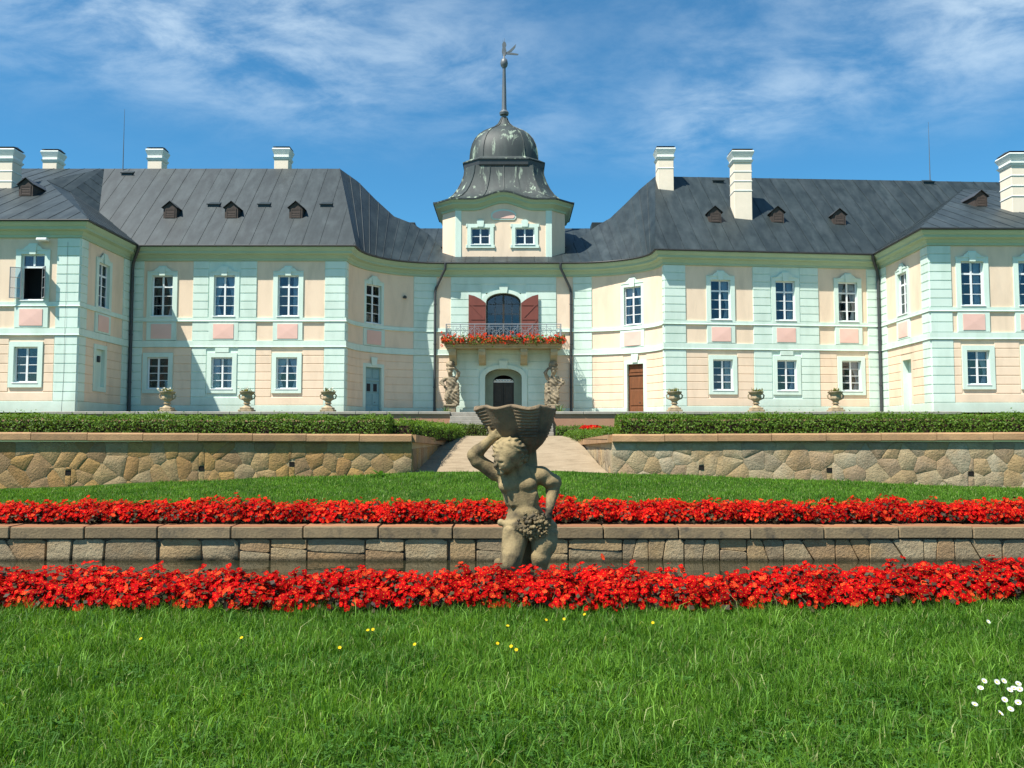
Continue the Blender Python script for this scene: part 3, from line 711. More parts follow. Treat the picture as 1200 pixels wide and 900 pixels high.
# side doors in the curves
def side_door(sec, u, w, ztop, mt, double, name):
    p, t, n = sec.frame(u); rz = math.atan2(t.y, t.x); h = ztop - Z0
    fm = MB(); fm.ring([(-w / 2 - .22, 0), (-w / 2 - .22, h + .22), (w / 2 + .22, h + .22), (w / 2 + .22, 0)], [(-w / 2, 0), (-w / 2, h), (w / 2, h), (w / 2, 0)], -.08, .0, closed=False)
    fm.prism([(-.18, h + .1), (.18, h + .1), (.26, h + .62), (-.26, h + .62)], -.14, -.083)
    fo = fm.build('door_surround', 'mint', palace, loc=(p.x, p.y, Z0), rz=rz)
    d = MB(); hh = h * (.80 if not double else .74)
    d.box(-w / 2, w / 2, .14, .20, 0, hh); d.box(-w / 2, w / 2, .08, .20, hh, hh + .09)
    d.box(-w / 2, w / 2, .15, .20, hh + .09, h)
    cols = (-1, 1) if double else (0,)
    for c in cols:
        x0, x1 = (-w / 2 + .1, w / 2 - .1) if c == 0 else ((-w / 2 + .06, -.05) if c < 0 else (.05, w / 2 - .06))
        for za, zb in ((.15, .75), (.88, hh * .66), (hh * .70, hh - .12)): d.bbox(x0, x1, .105, .138, za, zb, .02)
        d.bbox(x0, x1, .115, .148, hh + .18, h - .1, .02)
    dd = d.build(name, mt, palace, loc=(p.x, p.y, Z0), rz=rz)
    hd = MB().box(.30 * (w / 2), .30 * (w / 2) + .10, .07, .10, 1.05, 1.08).build('handle', 'dark_metal', dd, keep=False)
    if double:
        for sx in (-1, 1): MB().box(min(sx * .12, sx * .42), max(sx * .12, sx * .42), .095, .103, hh * .70 + .06, hh - .18).build('pane', 'room_dark', dd, keep=False)
side_door(S_LA, DOOR_L, 1.3, H(4.35), 'door_blue', True, 'door')
side_door(S_RA, DOOR_R, 1.18, H(4.6), 'door_brown', False, 'door')

# cornice, gutter and string courses
CP = [(0, ZCB - .02), (.10, ZCB), (.10, ZCB + .13), (.16, ZCB + .17), (.22, ZCB + .30), (.40, ZCB + .36), (.44, ZCB + .38), (.44, ZCB + .50), (.50, ZCB + .55), (.60, ZCB + .66), (.62, ZE - .06), (.0, ZE - .05)]
sweep(WALLPATH, CP).build('cornice', 'cornice_green', palace, smooth=35)
sweep(WALLPATH, [(.60, ZE - .055), (.72, ZE - .05), (.745, ZE + .0), (.735, ZE + .035), (.60, ZE + .035)]).build('gutter', 'dark_metal', palace, smooth=35)
for pth in (PATH_L, PATH_R):
    sweep(pth, [(0, ZS0), (.085, ZS0), (.10, ZS0 + .025), (.10, ZS0 + .05), (.066, ZS0 + .07), (.066, ZS1 + .10), (0, ZS1 + .11)]).build('string_course', 'mint', palace)
    sweep(pth, [(0, ZB0), (.09, ZB0 - .005), (.105, ZB0 + .02), (.105, ZB0 + .05), (.078, ZB0 + .07), (.078, ZB1 - .01), (0, ZB1 + .003)]).build('string_course', 'mint', palace)
# closed back of the house, so that nothing but the windows lets light in
mb = MB(); mb.box(-45, -10.5, 62.5, 62.8, Z0 - .3, ZE); mb.box(10, 45, 63.5, 63.8, Z0 - .3, ZE); mb.box(-10.5, 10, 64.5, 64.8, Z0 - .3, ZE); mb.box(-45.2, -45, 44.2, 62.8, Z0 - .3, ZE); mb.box(45, 45.2, 46.2, 63.8, Z0 - .3, ZE)
mb.build('rear_wall', 'peach', palace)

# ------------------------------------------------------------------ roofs of metal sheets with standing seams
GUT = miter(WALLPATH, .70)
def gpt(i): return Vector((GUT[i].x, GUT[i].y, ZE + .03))
def idx(P): return next(i for i, p in enumerate(WALLPATH) if (p - Vector(P)).length < 1e-3)
iLR, iLI, iLE = idx((-22.6, 44.2)), idx((-22.6, 50.1)), idx((-9.85, 50.1)); iRE, iRI, iRR = idx((9.2, 51.15)), idx((22.9, 52.6)), idx((22.7, 46.0))
def roof_part(polys, name='roof'):
    mb = MB()
    for p in polys: mb.add([tuple(v) for v in p], [tuple(range(len(p)))])
    return mb.build(name, 'roof_metal', palace)
def sheets(roof, poly, spacing, mt='roof_metal', phase=.0, rib=.024, eave=None):
    """cut a flat roof polygon into strips running up the slope; each strip is one metal sheet with a seam on its edge"""
    poly = [Vector(p) for p in poly]; nrm = Vector((0, 0, 0))
    for i in range(len(poly)): nrm += (poly[i] - poly[0]).cross(poly[(i + 1) % len(poly)] - poly[0])
    nrm.normalize()
    if nrm.z < 0: nrm = -nrm
    e = Vector((-nrm.y, nrm.x, 0)).normalized() if eave is None else Vector(eave).normalized()
    e = (e - nrm * e.dot(nrm)).normalized(); s = nrm.cross(e)
    us = [p.dot(e) for p in poly]; u = min(us) - spacing * phase
    while u < max(us):
        c = clip(clip([tuple(p) for p in poly], tuple(-e), -(u + .012)), tuple(e), u + spacing - .012)
        if len(c) >= 3:
            n = len(c); cv = [Vector(p) for p in c]; lift = .008 + RD.random() * .008
            vs = [p + nrm * .002 for p in cv] + [p + nrm * (lift + .012) for p in cv]
            mb = MB().add(vs, [tuple(range(n, 2 * n))] + [(i, (i + 1) % n, n + (i + 1) % n, n + i) for i in range(n)])
            edge = [p for p in cv if abs(p.dot(e) - (u + .012)) < 1e-3]
            if len(edge) >= 2:
                a = min(edge, key=lambda p: p.dot(s)); b_ = max(edge, key=lambda p: p.dot(s))
                w = e * .014
                q = [a - w, a + w, b_ + w, b_ - w]; mb.add([p for p in q] + [p + nrm * (rib + .02) for p in q], [(4, 5, 6, 7), (0, 1, 5, 4), (1, 2, 6, 5), (2, 3, 7, 6), (3, 0, 4, 7)])
            mb.build('roof_sheet', mt, roof)
        u += spacing
YR = 56.2
def RP(px, py, Y=YR): return atY(px, py, Y)
ZR = RP(398, 198).z
def plane_hit(px, py, P0, P1, P2):
    n = (Vector(P1) - Vector(P0)).cross(Vector(P2) - Vector(P0)); d = ray(px, py); o = Vector((0, 0, EYE)); return o + d * ((Vector(P0) - o).dot(n) / d.dot(n))
# left wing
E1, G1 = gpt(iLI), gpt(iLE); RL1 = Vector((RP(398, 198).x, YR, ZR)); RL0 = Vector((RP(122, 199).x, YR, ZR))
V1 = plane_hit(116, 249, E1, G1, RL1)
pw = [E1, G1, RL1, RL0, V1]; rf = roof_part([pw, [RL0, RL1, Vector((RL1.x, 63, ZE)), Vector((RL0.x, 63, ZE))]]); sheets(rf, pw, 1.02, eave=(1, 0, 0), phase=.3)
# left pavilion
E0 = gpt(iLR); A1 = atY(55, 212, 52.0); H2 = atY(82, 225, 52.0); EL = Vector((-46, E0.y, ZE + .03)); AL = Vector((-46, A1.y, A1.z)); RLL = Vector((-46, YR, ZR))
pf = [EL, E0, A1, AL]; ps1 = [E0, E1, V1]; ps2 = [E0, V1, H2]; ps3 = [E0, H2, A1]; pc1 = [AL, A1, H2, RL0, RLL]; pd = [H2, V1, RL0]
rf = roof_part([pf, ps1, ps2, ps3, [AL, A1, RLL], [A1, H2, RL0], [A1, RL0, RLL], pd, [RLL, RL0, Vector((RL0.x, 63, ZE)), Vector((-46, 63, ZE))]])
sheets(rf, pf, 1.02, eave=(1, 0, 0), phase=.45)
for tri in (ps1, ps2): sheets(rf, tri, .95, eave=(0, 1, 0))
sheets(rf, [A1, H2, RL0], 1.02, eave=(1, 0, 0)); sheets(rf, [A1, RL0, RLL], 1.02, eave=(1, 0, 0)); sheets(rf, [AL, A1, RLL], 1.02, eave=(1, 0, 0))
sheets(rf, pd, .9, eave=(0, 1, 0))
# right wing
E1r, G1r = gpt(iRI), gpt(iRE); ZR2 = RP(775, 206).z; RR0 = atY(768, 207, 57.0); RR1 = Vector((48, 58.6, RR0.z))
RR1 = plane_hit(1150, 213.5, E1r, G1r, RR0); RR2 = RR0 + (RR1 - RR0) * 2.0
AP = plane_hit(1129, 222, E1r, G1r, RR0)
E0r = gpt(iRR); ER = gpt(len(GUT) - 1); APR = plane_hit(1290, 226, E1r, G1r, RR0)
pw = [G1r, E1r, AP, RR1, RR0]; px_ = [AP, APR, RR2, RR1]
rf = roof_part([pw, px_, [RR0, RR2, Vector((RR2.x, 66, ZE)), Vector((RR0.x, 64, ZE))]])
sheets(rf, pw, 1.02, eave=tuple(E1r - G1r), phase=.2); sheets(rf, px_, 1.02, eave=tuple(E1r - G1r))
ps = [E0r, E1r, AP]; pf = [E0r, ER, APR, AP]
rf = roof_part([ps, [E0r, ER, AP], [ER, APR, AP]])
sheets(rf, ps, .95, eave=(0, 1, 0)); sheets(rf, [E0r, ER, AP], 1.02, eave=(1, 0, 0)); sheets(rf, [ER, APR, AP], 1.02, eave=(1, 0, 0))
# curved roofs over the quadrants
def curve_roof(i0, i1, tops, start, n=11):
    rf = None; ev = [gpt(i) for i in range(i0, i1 + 1)]; m_ = len(ev)
    def et(t): k = t * (m_ - 1); a = min(int(k), m_ - 2); return ev[a].lerp(ev[a + 1], k - a)
    def tt(t): k = t * (len(tops) - 1); a = min(int(k), len(tops) - 2); return tops[a].lerp(tops[a + 1], k - a)
    deck = MB(); K = 40; vs = []
    for j in range(K + 1): vs += [et(j / K), tt(j / K)]
    deck.add(vs, [(2 * j, 2 * j + 2, 2 * j + 3, 2 * j + 1) for j in range(K)]); rf = deck.build('roof', 'roof_metal', palace, smooth='all')
    for q in range(n):
        t0, t1 = q / n, (q + 1) / n; vs = []; S = 4; B = 4
        for j in range(S + 1):
            t = t0 + (t1 - t0) * j / S; a, b_ = et(t), tt(t)
            for k in range(B + 1):
                f = k / B; p = a.lerp(b_, f); vs.append(p + Vector((0, -.012, .02 - .10 * math.sin(PI * f) * 0)))
        mb = MB().add(vs, [(j * (B + 1) + k, (j + 1) * (B + 1) + k, (j + 1) * (B + 1) + k + 1, j * (B + 1) + k + 1) for j in range(S) for k in range(B)])
        a, b_ = et(t0) + Vector((0, -.02, .03)), tt(t0) + Vector((0, -.02, .03)); mb.tube([a, b_], .022, 5)
        mb.build('roof_sheet', 'roof_metal', rf, smooth=30)
    return rf
iCA, iCB = idx((-4.85, 55.1)), idx((3.75, 55.1))
topsL = [RL1, atY(420, 213.5, 57.2), atY(440, 234, 58.2), atY(462, 254, 59.0), atY(485, 263, 59.6), atY(504, 276, 59.8), atY(518, 292, 57.5)]
curve_roof(iLE, iCA, topsL, None)
topsR = [atY(661, 292, 57.5), atY(680, 279, 59.8), atY(699, 265, 60.0), atY(715, 256, 59.6), atY(733, 239, 58.8), atY(750, 222, 58.0), RR0]
curve_roof(iCB, iRE, topsR, None)
# centre eave roof and the low roof behind the tower
a, b_ = gpt(iCA), gpt(iCB); c, d = atY(661, 292, 57.5), atY(518, 292, 57.5)
pc = [a, b_, c, d]; rf = roof_part([[a, b_, c], [a, c, d]]); sheets(rf, [a, b_, c], .9, eave=(1, 0, 0)); sheets(rf, [a, c, d], .9, eave=(1, 0, 0))
mb = MB(); zb = atY(500, 268, 63).z
pr = [Vector((-9.5, 58.6, zb - 2.4)), Vector((9.5, 58.6, zb - 2.4)), Vector((9.5, 63, zb)), Vector((-9.5, 63, zb))]
rf = roof_part([pr, [pr[3], pr[2], Vector((9.5, 66, zb - 3)), Vector((-9.5, 66, zb - 3))]]); sheets(rf, pr, 1.0, eave=(1, 0, 0))
for px, sx in ((478, -1), (702, 1)):                               # small upstand between the curved roof and the low roof
    p = atY(px, 264, 60.6); MB().bbox(p.x - .55, p.x + .55, 60.3, 61.6, p.z - 1.2, p.z + .15, .03).build('roof_upstand', 'roof_metal', palace)

# ------------------------------------------------------------------ tower
TX, TY = XC, 58.6
def tower_path(hx, hy, cx, cy, nf=25):                              # chamfered rectangle, clockwise seen from above so that the right-hand side is outside
    pts = []
    cor = [(-hx + cx, -hy), (hx - cx, -hy), (hx, -hy + cy), (hx, hy - cy), (hx - cx, hy), (-hx + cx, hy), (-hx, hy - cy), (-hx, -hy + cy)]
    for i in range(8):
        a, b_ = Vector(cor[i]), Vector(cor[(i + 1) % 8]); k = nf - 1 if i in (0, 4) else (12 if i in (2, 6) else 2)
        for j in range(k): pts.append(a.lerp(b_, j / k))
    return [Vector((p.x + TX, p.y + TY)) for p in pts]
TP = tower_path(4.1, 3.0, .9, .9)
ZT0, ZT1, ZTE = H(11.3), H(14.93), H(15.58); ARCH = .50
def arch_off(p):
    if abs(abs(p.y - TY) - 3.0) < 1e-3: x = abs(p.x - TX); return ARCH * .5 * (1 + math.cos(PI * x / 2.05)) if x < 2.05 else 0
    return 0
off = [arch_off(p) for p in TP]
S_T = Sec((TX - 3.2, TY - 3.0), (TX + 3.2, TY - 3.0))
ut = [S_T.upx(563, 277), S_T.upx(615, 277)]; zt = atY(563, 286.5, TY - 3.0).z
ops = [dict(u=u, w=1.26, z0=zt, z1=zt + 1.12, deep=.22) for u in ut]
tw = wall_core(S_T, ZT0, ZT1, ops, 'tower_wall')
for u in ut: place_window(S_T, u, zt, 'tw')
mb = MB(); n = len(TP)
vs = []
for i, p in enumerate(TP): vs += [(p.x, p.y, ZT0), (p.x, p.y, ZT1), (p.x, p.y, ZT1 + off[i] + .05)]
fs = []
for i in range(n):
    j = (i + 1) % n
    front = abs(TP[i].y - (TY - 3.0)) < 1e-3 and abs(TP[j].y - (TY - 3.0)) < 1e-3
    if not front: fs.append((3 * i, 3 * j, 3 * j + 1, 3 * i + 1))
    fs.append((3 * i + 1, 3 * j + 1, 3 * j + 2, 3 * i + 2))
mb.add(vs, fs).build('tower_wall', 'peach', palace)
for a, b_ in ((0, .42), (S_T.L - .42, S_T.L)): slab(S_T, a, b_, ZT0, ZT1 + .02, 0, .05).build('corner_strip', 'mint', tw)
# pink cartouche
zc_ = atY(590, 252.5, TY - 3).z
def lozenge(w, h, r): return [(-w / 2 + r, -h / 2)] + [(w / 2 - r, -h / 2), (w / 2, -h / 2 + r), (w / 2, h / 2 - r * 1.4)] + [(x * w / 2, h / 2 - .10 * abs(x) ** 2 * 2 + .10) for x in (.75, .4, 0, -.4, -.75)] + [(-w / 2, h / 2 - r * 1.4), (-w / 2, -h / 2 + r)]
o = MB().prism(lozenge(1.66, .62, .14), -.05, 0).build('cartouche', 'mint', tw, loc=(XC, TY - 3.0, zc_))
MB().prism(lozenge(1.46, .42, .10), -.075, -.052).build('cartouche_panel', 'pink', tw, loc=(XC, TY - 3.0, zc_))
sweep(TP, [(0, ZT1 - .02), (.08, ZT1), (.08, ZT1 + .12), (.18, ZT1 + .22), (.36, ZT1 + .32), (.40, ZT1 + .34), (.40, ZT1 + .44), (.52, ZT1 + .55), (.56, ZTE - .06), (0, ZTE - .04)], True, off).build('tower_cornice', 'cornice_green', palace, smooth=35)
sweep(TP, [(.50, ZTE - .07), (.62, ZTE - .06), (.63, ZTE + .03), (.50, ZTE + .05)], True, off).build('tower_gutter', 'copper_patina', palace)
# bell roof
BELL = [(1.0, 0), (.90, .12), (.805, .36), (.725, .72), (.665, 1.15), (.615, 1.65), (.58, 2.15), (.565, 2.70)]
eo = miter(TP, .62, True); vs = []
for k, dz in BELL:
    for i, p in enumerate(eo):
        f = max(0, 1 - dz / 1.5) ** 2; vs.append((TX + (p.x - TX) * k, TY + (p.y - TY) * (k if True else 1), ZTE + .04 + dz + off[i] * f))
nb = len(eo); L = len(BELL)
bell = MB().add(vs, [(j * nb + i, j * nb + (i + 1) % nb, (j + 1) * nb + (i + 1) % nb, (j + 1) * nb + i) for j in range(L - 1) for i in range(nb)]).build('tower_roof', 'copper_patina', palace, smooth=30)
hips = [i for i, p in enumerate(TP) if any(abs(abs(p.x - TX) - a) < 1e-3 and abs(abs(p.y - TY) - c) < 1e-3 for a, c in ((3.2, 3.0), (4.1, 2.1)))]
for i in hips + [nf_ for nf_ in (6, 12, 18)]:
    MB().tube([Vector(vs[j * nb + i]) + Vector((0, -.01, .015)) for j in range(L)], .03, 5).build('roof_seam', 'copper_patina', bell, smooth=True)
# collar and dome
ZC = ZTE + .04 + 2.70
def octo(r, f=.40): return tower_path(r, r * .78, r * f, r * f * .85, 3)
def loft(rings, name, mt, parent, smooth=False):
    n = len(rings[0][0]); vs = [(p.x, p.y, z) for pth, z in rings for p in pth]
    fs = [(j * n + i, j * n + (i + 1) % n, (j + 1) * n + (i + 1) % n, (j + 1) * n + i) for j in range(len(rings) - 1) for i in range(n)]
    return MB().add(vs, fs + [tuple((len(rings) - 1) * n + i for i in range(n))]).build(name, mt, parent, smooth=smooth)
loft([(octo(2.55), ZC - .14), (octo(2.72), ZC + .02), (octo(2.76), ZC + .36)], 'tower_collar', 'dark_metal', palace)
loft([(octo(2.82), ZC + .362), (octo(2.82), ZC + .43), (octo(2.42), ZC + .66), (octo(2.34), ZC + .68)], 'collar_flashing', 'copper_patina', palace)
DOME = [(2.35, .66), (2.33, 1.0), (2.28, 1.4), (2.18, 1.8), (2.0, 2.2), (1.72, 2.58), (1.36, 2.88), (.98, 3.10), (.64, 3.30), (.42, 3.52), (.28, 3.80), (.20, 4.02)]
dome = loft([(octo(r), ZC + dz) for r, dz in DOME], 'dome', 'copper_patina', palace, smooth=50)
n = len(octo(1)); oc = octo(1)
for i in range(0, n):
    if i % 2 == 0: MB().tube([(TX + (oc[i].x - TX) * r, TY + (oc[i].y - TY) * r, ZC + dz + .01) for r, dz in DOME], .028, 5).build('roof_seam', 'copper_patina', dome, smooth=True)
ZD = ZC + 3.97; zt_ = atY(590, 47, TY).z; zb_ = atY(590, 74, TY).z
sp = MB(); sp.lathe([(.16, 0), (.17, .18), (.30, .24), (.34, .40), (.28, .50), (.19, .58), (.17, .8), (.15, 2.0), (.11, zb_ - ZD - .45), (.12, zb_ - ZD - .36), (.24, zb_ - ZD - .20), (.27, zb_ - ZD), (.22, zb_ - ZD + .22), (.10, zb_ - ZD + .34), (.06, zb_ - ZD + .40), (.05, zt_ - ZD - .7)], 14, (TX, TY, ZD))
sp.build('spire', 'spire_metal', palace, smooth=40)
vn = MB(); zv = zt_ - 1.15                                          # weathervane: an upright bird with wing and tail
vn.prism([(-.10, 0), (.12, .05), (.16, .35), (.10, .62), (.16, .78), (.10, .98), (-.02, 1.02), (-.14, .86), (-.12, .60), (-.16, .30)], -.05, .05)
vn.prism([(.10, .12), (.95, .06), (1.02, .14), (.60, .22), (.14, .28)], -.03, .03)
vn.prism([(.14, .25), (.40, .42), (.84, .86), (.78, .60), (.52, .30)], -.03, .03)
for x, z in ((-.10, 1.18), (.02, 1.28)): vn.tube([(x * .6, 0, .95), (x, 0, z)], [.025, .008], 5)
vn.build('weathervane', 'spire_metal', palace, loc=(TX, TY, zv))
# ------------------------------------------------------------------ chimneys, dormers, vents, rods, pipes
def chimney(px, ytop, ybase, wpx, Y, shaft='chimney_cream', bands=2):
    a = atY(px, ytop, Y); b_ = atY(px, ybase, Y); w = wpx / 1000 * Y / 2; h = a.z - b_.z + .9; z0 = b_.z - .9; d = w * .95
    root = MB().bbox(-w * .80, w * .80, -d * .8, d * .8, 0, h - .79, .02).build('chimney', shaft, palace, loc=(a.x, Y, z0))
    mo = MB(); z = h - .79
    for r0, r1, h_ in ((.84, .96, .16), (.82, .84, .22), (.86, 1.04, .30), (1.0, .98, .08)):
        mo.add([(sx * w * r0, sy * d * r0, z) for sx, sy in ((-1, -1), (1, -1), (1, 1), (-1, 1))] + [(sx * w * r1, sy * d * r1, z + h_) for sx, sy in ((-1, -1), (1, -1), (1, 1), (-1, 1))],
               [(0, 1, 5, 4), (1, 2, 6, 5), (2, 3, 7, 6), (3, 0, 4, 7), (4, 5, 6, 7), (3, 2, 1, 0)]); z += h_ + .002
    mo.build('crown', 'chimney_white', root, keep=False)
    for k in range(bands):
        zz = h - .79 - .62 * (k + 1)
        if zz > 1.1: MB().bbox(-w * .84, w * .84, -d * .84, d * .84, zz, zz + .07, .015).build('band', 'chimney_white', root, keep=False)
    cp = MB(); cp.bbox(-w * .7, w * .7, -d * .7, d * .7, z - .002, z + .12, .01)
    cp.add([(-w * .95, -d * .95, z + .10), (w * .95, -d * .95, z + .10), (w * .95, d * .95, z + .10), (-w * .95, d * .95, z + .10), (-w * .8, 0, z + .24), (w * .8, 0, z + .24)], [(0, 1, 5, 4), (2, 3, 4, 5), (1, 2, 5), (3, 0, 4), (3, 2, 1, 0)])
    cp.build('cap', 'dark_metal', root, keep=False)
chimney(11, 177, 226, 25, 50.5, bands=3); chimney(63, 179, 199, 21, 57.0); chimney(185, 177, 198, 21, 56.9); chimney(332, 176, 199, 21, 56.7)
chimney(778.5, 176, 213, 23, 56.2); chimney(867.5, 179.5, 247, 26, 54.2, bands=3); chimney(1190, 183, 246, 32, 50.6, bands=3)

LPL = (E1, G1, RL1); RPL = (E1r, G1r, RR0); LFP = (EL, E0, A1); RFP = (E0r, ER, AP)
def dormer(px, py, pl, w=.80, h=.72, s=1.0):
    p = plane_hit(px, py, *pl); n = (Vector(pl[1]) - Vector(pl[0])).cross(Vector(pl[2]) - Vector(pl[0])).normalized()
    if n.z < 0: n = -n
    sl = -n.y / n.z; hw = w / 2 * s; h *= s; g = .34 * s                # roof rises sl per metre going back
    f = MB(); dep = (h + .05) / sl
    f.add([(-hw, 0, -.15), (hw, 0, -.15), (hw, 0, h), (0, 0, h + g), (-hw, 0, h), (-hw, dep, h), (hw, dep, h), (0, (h + g) / sl, h + g), (-hw, 0, -.15), (hw, 0, -.15)],
          [(0, 1, 2, 3, 4), (1, 2, 6), (0, 4, 5), (2, 3, 7, 6), (3, 4, 5, 7)])
    root = f.build('dormer', 'dormer_wood', palace, loc=tuple(p))
    r = MB(); e = .10; L = (h + g) / sl + .1
    for sx in (-1, 1):
        a = [(0, -.10, h + g + .035), (sx * (hw + e), -.10, h - e * g / hw + .035), (sx * (hw + e), dep + .08, h - e * g / hw + .035), (0, L, h + g + .035)]
        r.add(a + [(x, y, z + .035) for x, y, z in a], [(0, 1, 2, 3), (4, 5, 6, 7), (0, 1, 5, 4), (1, 2, 6, 5), (2, 3, 7, 6), (3, 0, 4, 7)])
    r.build('dormer_roof', 'dark_metal', root, keep=False)
    sh = MB(); sh.ring(rect(w * s * .74, .06 * s, h * .92), rect(w * s * .60, .12 * s, h * .84), -.03, -.002)
    for k in range(5):
        z = .14 * s + k * (h * .70) / 5; sh.add([(-hw * .6, -.004, z + .09 * s), (hw * .6, -.004, z + .09 * s), (hw * .6, -.028, z), (-hw * .6, -.028, z)], [(0, 1, 2, 3)])
    sh.build('louvre', 'dormer_wood', root, keep=False)
for x in (199, 271, 346.5): dormer(x, 256.5, LPL)
dormer(30, 230.5, LFP, s=1.0)
for x, y in ((838, 261.5), (911.5, 261.5), (984, 264)): dormer(x, y, RPL)
dormer(1150, 242.5, RFP, s=.95)
def vent(px, py, pl):
    p = plane_hit(px, py, *pl); n = (Vector(pl[1]) - Vector(pl[0])).cross(Vector(pl[2]) - Vector(pl[0])).normalized()
    if n.z < 0: n = -n
    sl = -n.y / n.z; mb = MB()
    mb.add([(-.36, 0, 0), (.36, 0, 0), (.36, 0, .22), (-.36, 0, .22), (-.36, .42, .42 * sl + .05), (.36, .42, .42 * sl + .05)], [(0, 1, 2, 3), (3, 2, 5, 4), (1, 5, 2), (0, 3, 4)])
    mb.bbox(-.42, .42, -.06, .02, .20, .26, .01); mb.build('roof_vent', 'roof_metal', palace, loc=tuple(p))
for x in (250, 309, 382): vent(x, 243.5, LPL)
vent(148.5, 206.5, LPL); vent(842, 215.5, RPL); vent(1089, 216.5, RPL)
for px, y0, y1, pl in ((144, 200, 128, LPL), (1090, 211, 143, RPL)):
    p = plane_hit(px, y0, *pl); q = atY(px, y1, p.y)
    MB().tube([p - Vector((0, 0, .3)), (p.x, p.y, (p.z + q.z) / 2), (p.x, p.y, q.z)], [.035, .022, .010], 6).build('lightning_rod', 'spire_metal', palace)
for px, py in ((485, 297), (690, 290)):
    pass
def pipe(pts, r=.075, name='downpipe'):
    o = MB().tube(pts, r, 10).build(name, 'dark_metal', palace, smooth=45)
    for z in (H(3.2), H(6.0), H(8.6)):
        if pts[-1][2] < z < pts[-2][2] + .01: MB().lathe([(r + .003, -.04), (r + .02, -.03), (r + .02, .03), (r + .003, .04)], 10, (pts[-1][0], pts[-1][1], z)).build('bracket', 'dark_metal', o)
c = S_LT.P(S_LT.L, .0, 0); pipe([(-21.85, 49.35, ZE - .02), (-21.9, 49.4, ZE - .25), (-22.38, 49.88, ZE - .95), (-22.42, 49.92, ZE - 1.3), (-22.42, 49.92, Z0)], .09)
a = Vector((S_C.A.x + .25, 54.4)); pipe([(atY(522, 311, 54.4).x, 54.38, ZE - .02), (atY(522, 311, 54.4).x, 54.40, ZE - .35), (atY(511, 340, 55).x, 54.98, ZE - 1.55), (atY(510, 345, 55).x, 54.98, ZE - 1.8), (atY(510, 345, 55).x, 54.98, Z0)], .085)
pipe([(atY(657, 311, 54.4).x, 54.38, ZE - .02), (atY(657, 311, 54.4).x, 54.40, ZE - .35), (atY(668, 340, 55).x, 54.98, ZE - 1.55), (atY(669, 345, 55).x, 54.98, ZE - 1.8), (atY(669, 345, 55).x, 54.98, Z0)], .085)
pipe([(22.18, 51.88, ZE - .02), (22.2, 51.9, ZE - .25), (22.66, 52.38, ZE - .95), (22.7, 52.42, ZE - 1.3), (22.7, 52.42, Z0)], .09)
# floodlight and its cable under the left eaves, cable down the pavilion corner
p = S_LR.P(S_LR.upx(54, 276), .3, H(10.25)); MB().bbox(-.28, .28, -.16, .16, -.06, .08, .03).build('floodlight', 'white_paint', palace, loc=p)
u = S_LR.upx(79, 330); MB().tube([S_LR.P(u, .064, H(10.2)), S_LR.P(u, .11, H(6)), S_LR.P(u, .064, H(3.2)), S_LR.P(u - .06, .08, Z0)], .006, 5).build('cable', 'dark_metal', palace)
u = S_LA.upx(474, 344); p, t, n = S_LA.frame(u); MB().lathe([(.02, 0), (.12, .02), (.13, .12), (.05, .2)], 10).build('alarm_bell', 'dark_metal', palace, loc=(p.x + n.x * .08, p.y + n.y * .08, H(8.9)))

# ------------------------------------------------------------------ balcony
BY0 = 53.65; BX0, BX1 = atY(522.5, 400, BY0).x, atY(657.5, 400, BY0).x; ZBAL = H(5.93); BC = (BX0 + BX1) / 2
bal = MB().bbox(BX0 - .1, BX1 + .1, BY0 - .12, 55.09, ZBAL - .20, ZBAL, .03)
bal.bbox(BX0 - .02, BX1 + .02, BY0 - .02, 55.08, ZBAL - .32, ZBAL - .203, .02); balcony = bal.build('balcony', 'corbel_stone', palace)
for px in (530.5, 565, 614, 649):
    x = atY(px, 410, 54.2).x; w = .22
    cb = MB(); prof = [(BY0 + .15, ZBAL - .325), (BY0 + .12, ZBAL - .55), (BY0 + .22, ZBAL - .75), (BY0 + .52, ZBAL - .90), (BY0 + .86, ZBAL - 1.20), (BY0 + 1.1, ZBAL - 1.30), (55.08, ZBAL - 1.30), (55.08, ZBAL - .325)]
    n = len(prof); cb.add([(x - w, y, z) for y, z in prof] + [(x + w, y, z) for y, z in prof], [tuple(range(n)), tuple(range(2 * n - 1, n - 1, -1))] + [(i, (i + 1) % n, n + (i + 1) % n, n + i) for i in range(n)])
    cb.build('corbel', 'corbel_stone', balcony)
rl = MB(); zt_ = H(7.12); zb0 = ZBAL + .10
for z, r in ((zt_, .03), (zb0, .022), (zt_ - .14, .015)): rl.tube([(BX0, 55.05, z), (BX0, BY0, z), (BX1, BY0, z), (BX1, 55.05, z)], r, 6)
rl.build('handrail', 'iron', balcony)
def scroll_panel(w, h):
    mb = MB()
    for cx2, cz, r in ((0, h / 2, .22), (-w * .28, h * .28, .13), (w * .28, h * .28, .13), (-w * .28, h * .74, .13), (w * .28, h * .74, .13)):
        mb.tube([(cx2 + r * math.cos(a), 0, cz + r * math.sin(a)) for a in [2 * PI * i / 14 for i in range(15)]], .013, 5)
    for sx in (-1, 1):
        mb.tube([(sx * w * .45, 0, h * .05), (sx * w * .15, 0, h * .35), (0, 0, h * .5), (-sx * w * .15, 0, h * .65), (-sx * w * .45, 0, h * .95)], .012, 5)
        mb.tube([(sx * w * .25, 0, 0), (sx * w * .25, 0, h)], .009, 5)
    mb.tube([(0, 0, 0), (0, 0, h)], .010, 5)
    return mb
nbay = 8; bw = (BX1 - BX0) / nbay; hp = zt_ - .14 - zb0
pm = scroll_panel(bw, hp).mesh('scroll_panel', 'iron'); ps_ = scroll_panel(.70, hp).mesh('scroll_panel', 'iron')
for k in range(nbay): inst('scroll_panel', pm, balcony, (BX0 + bw * (k + .5), BY0, zb0), 0, True)
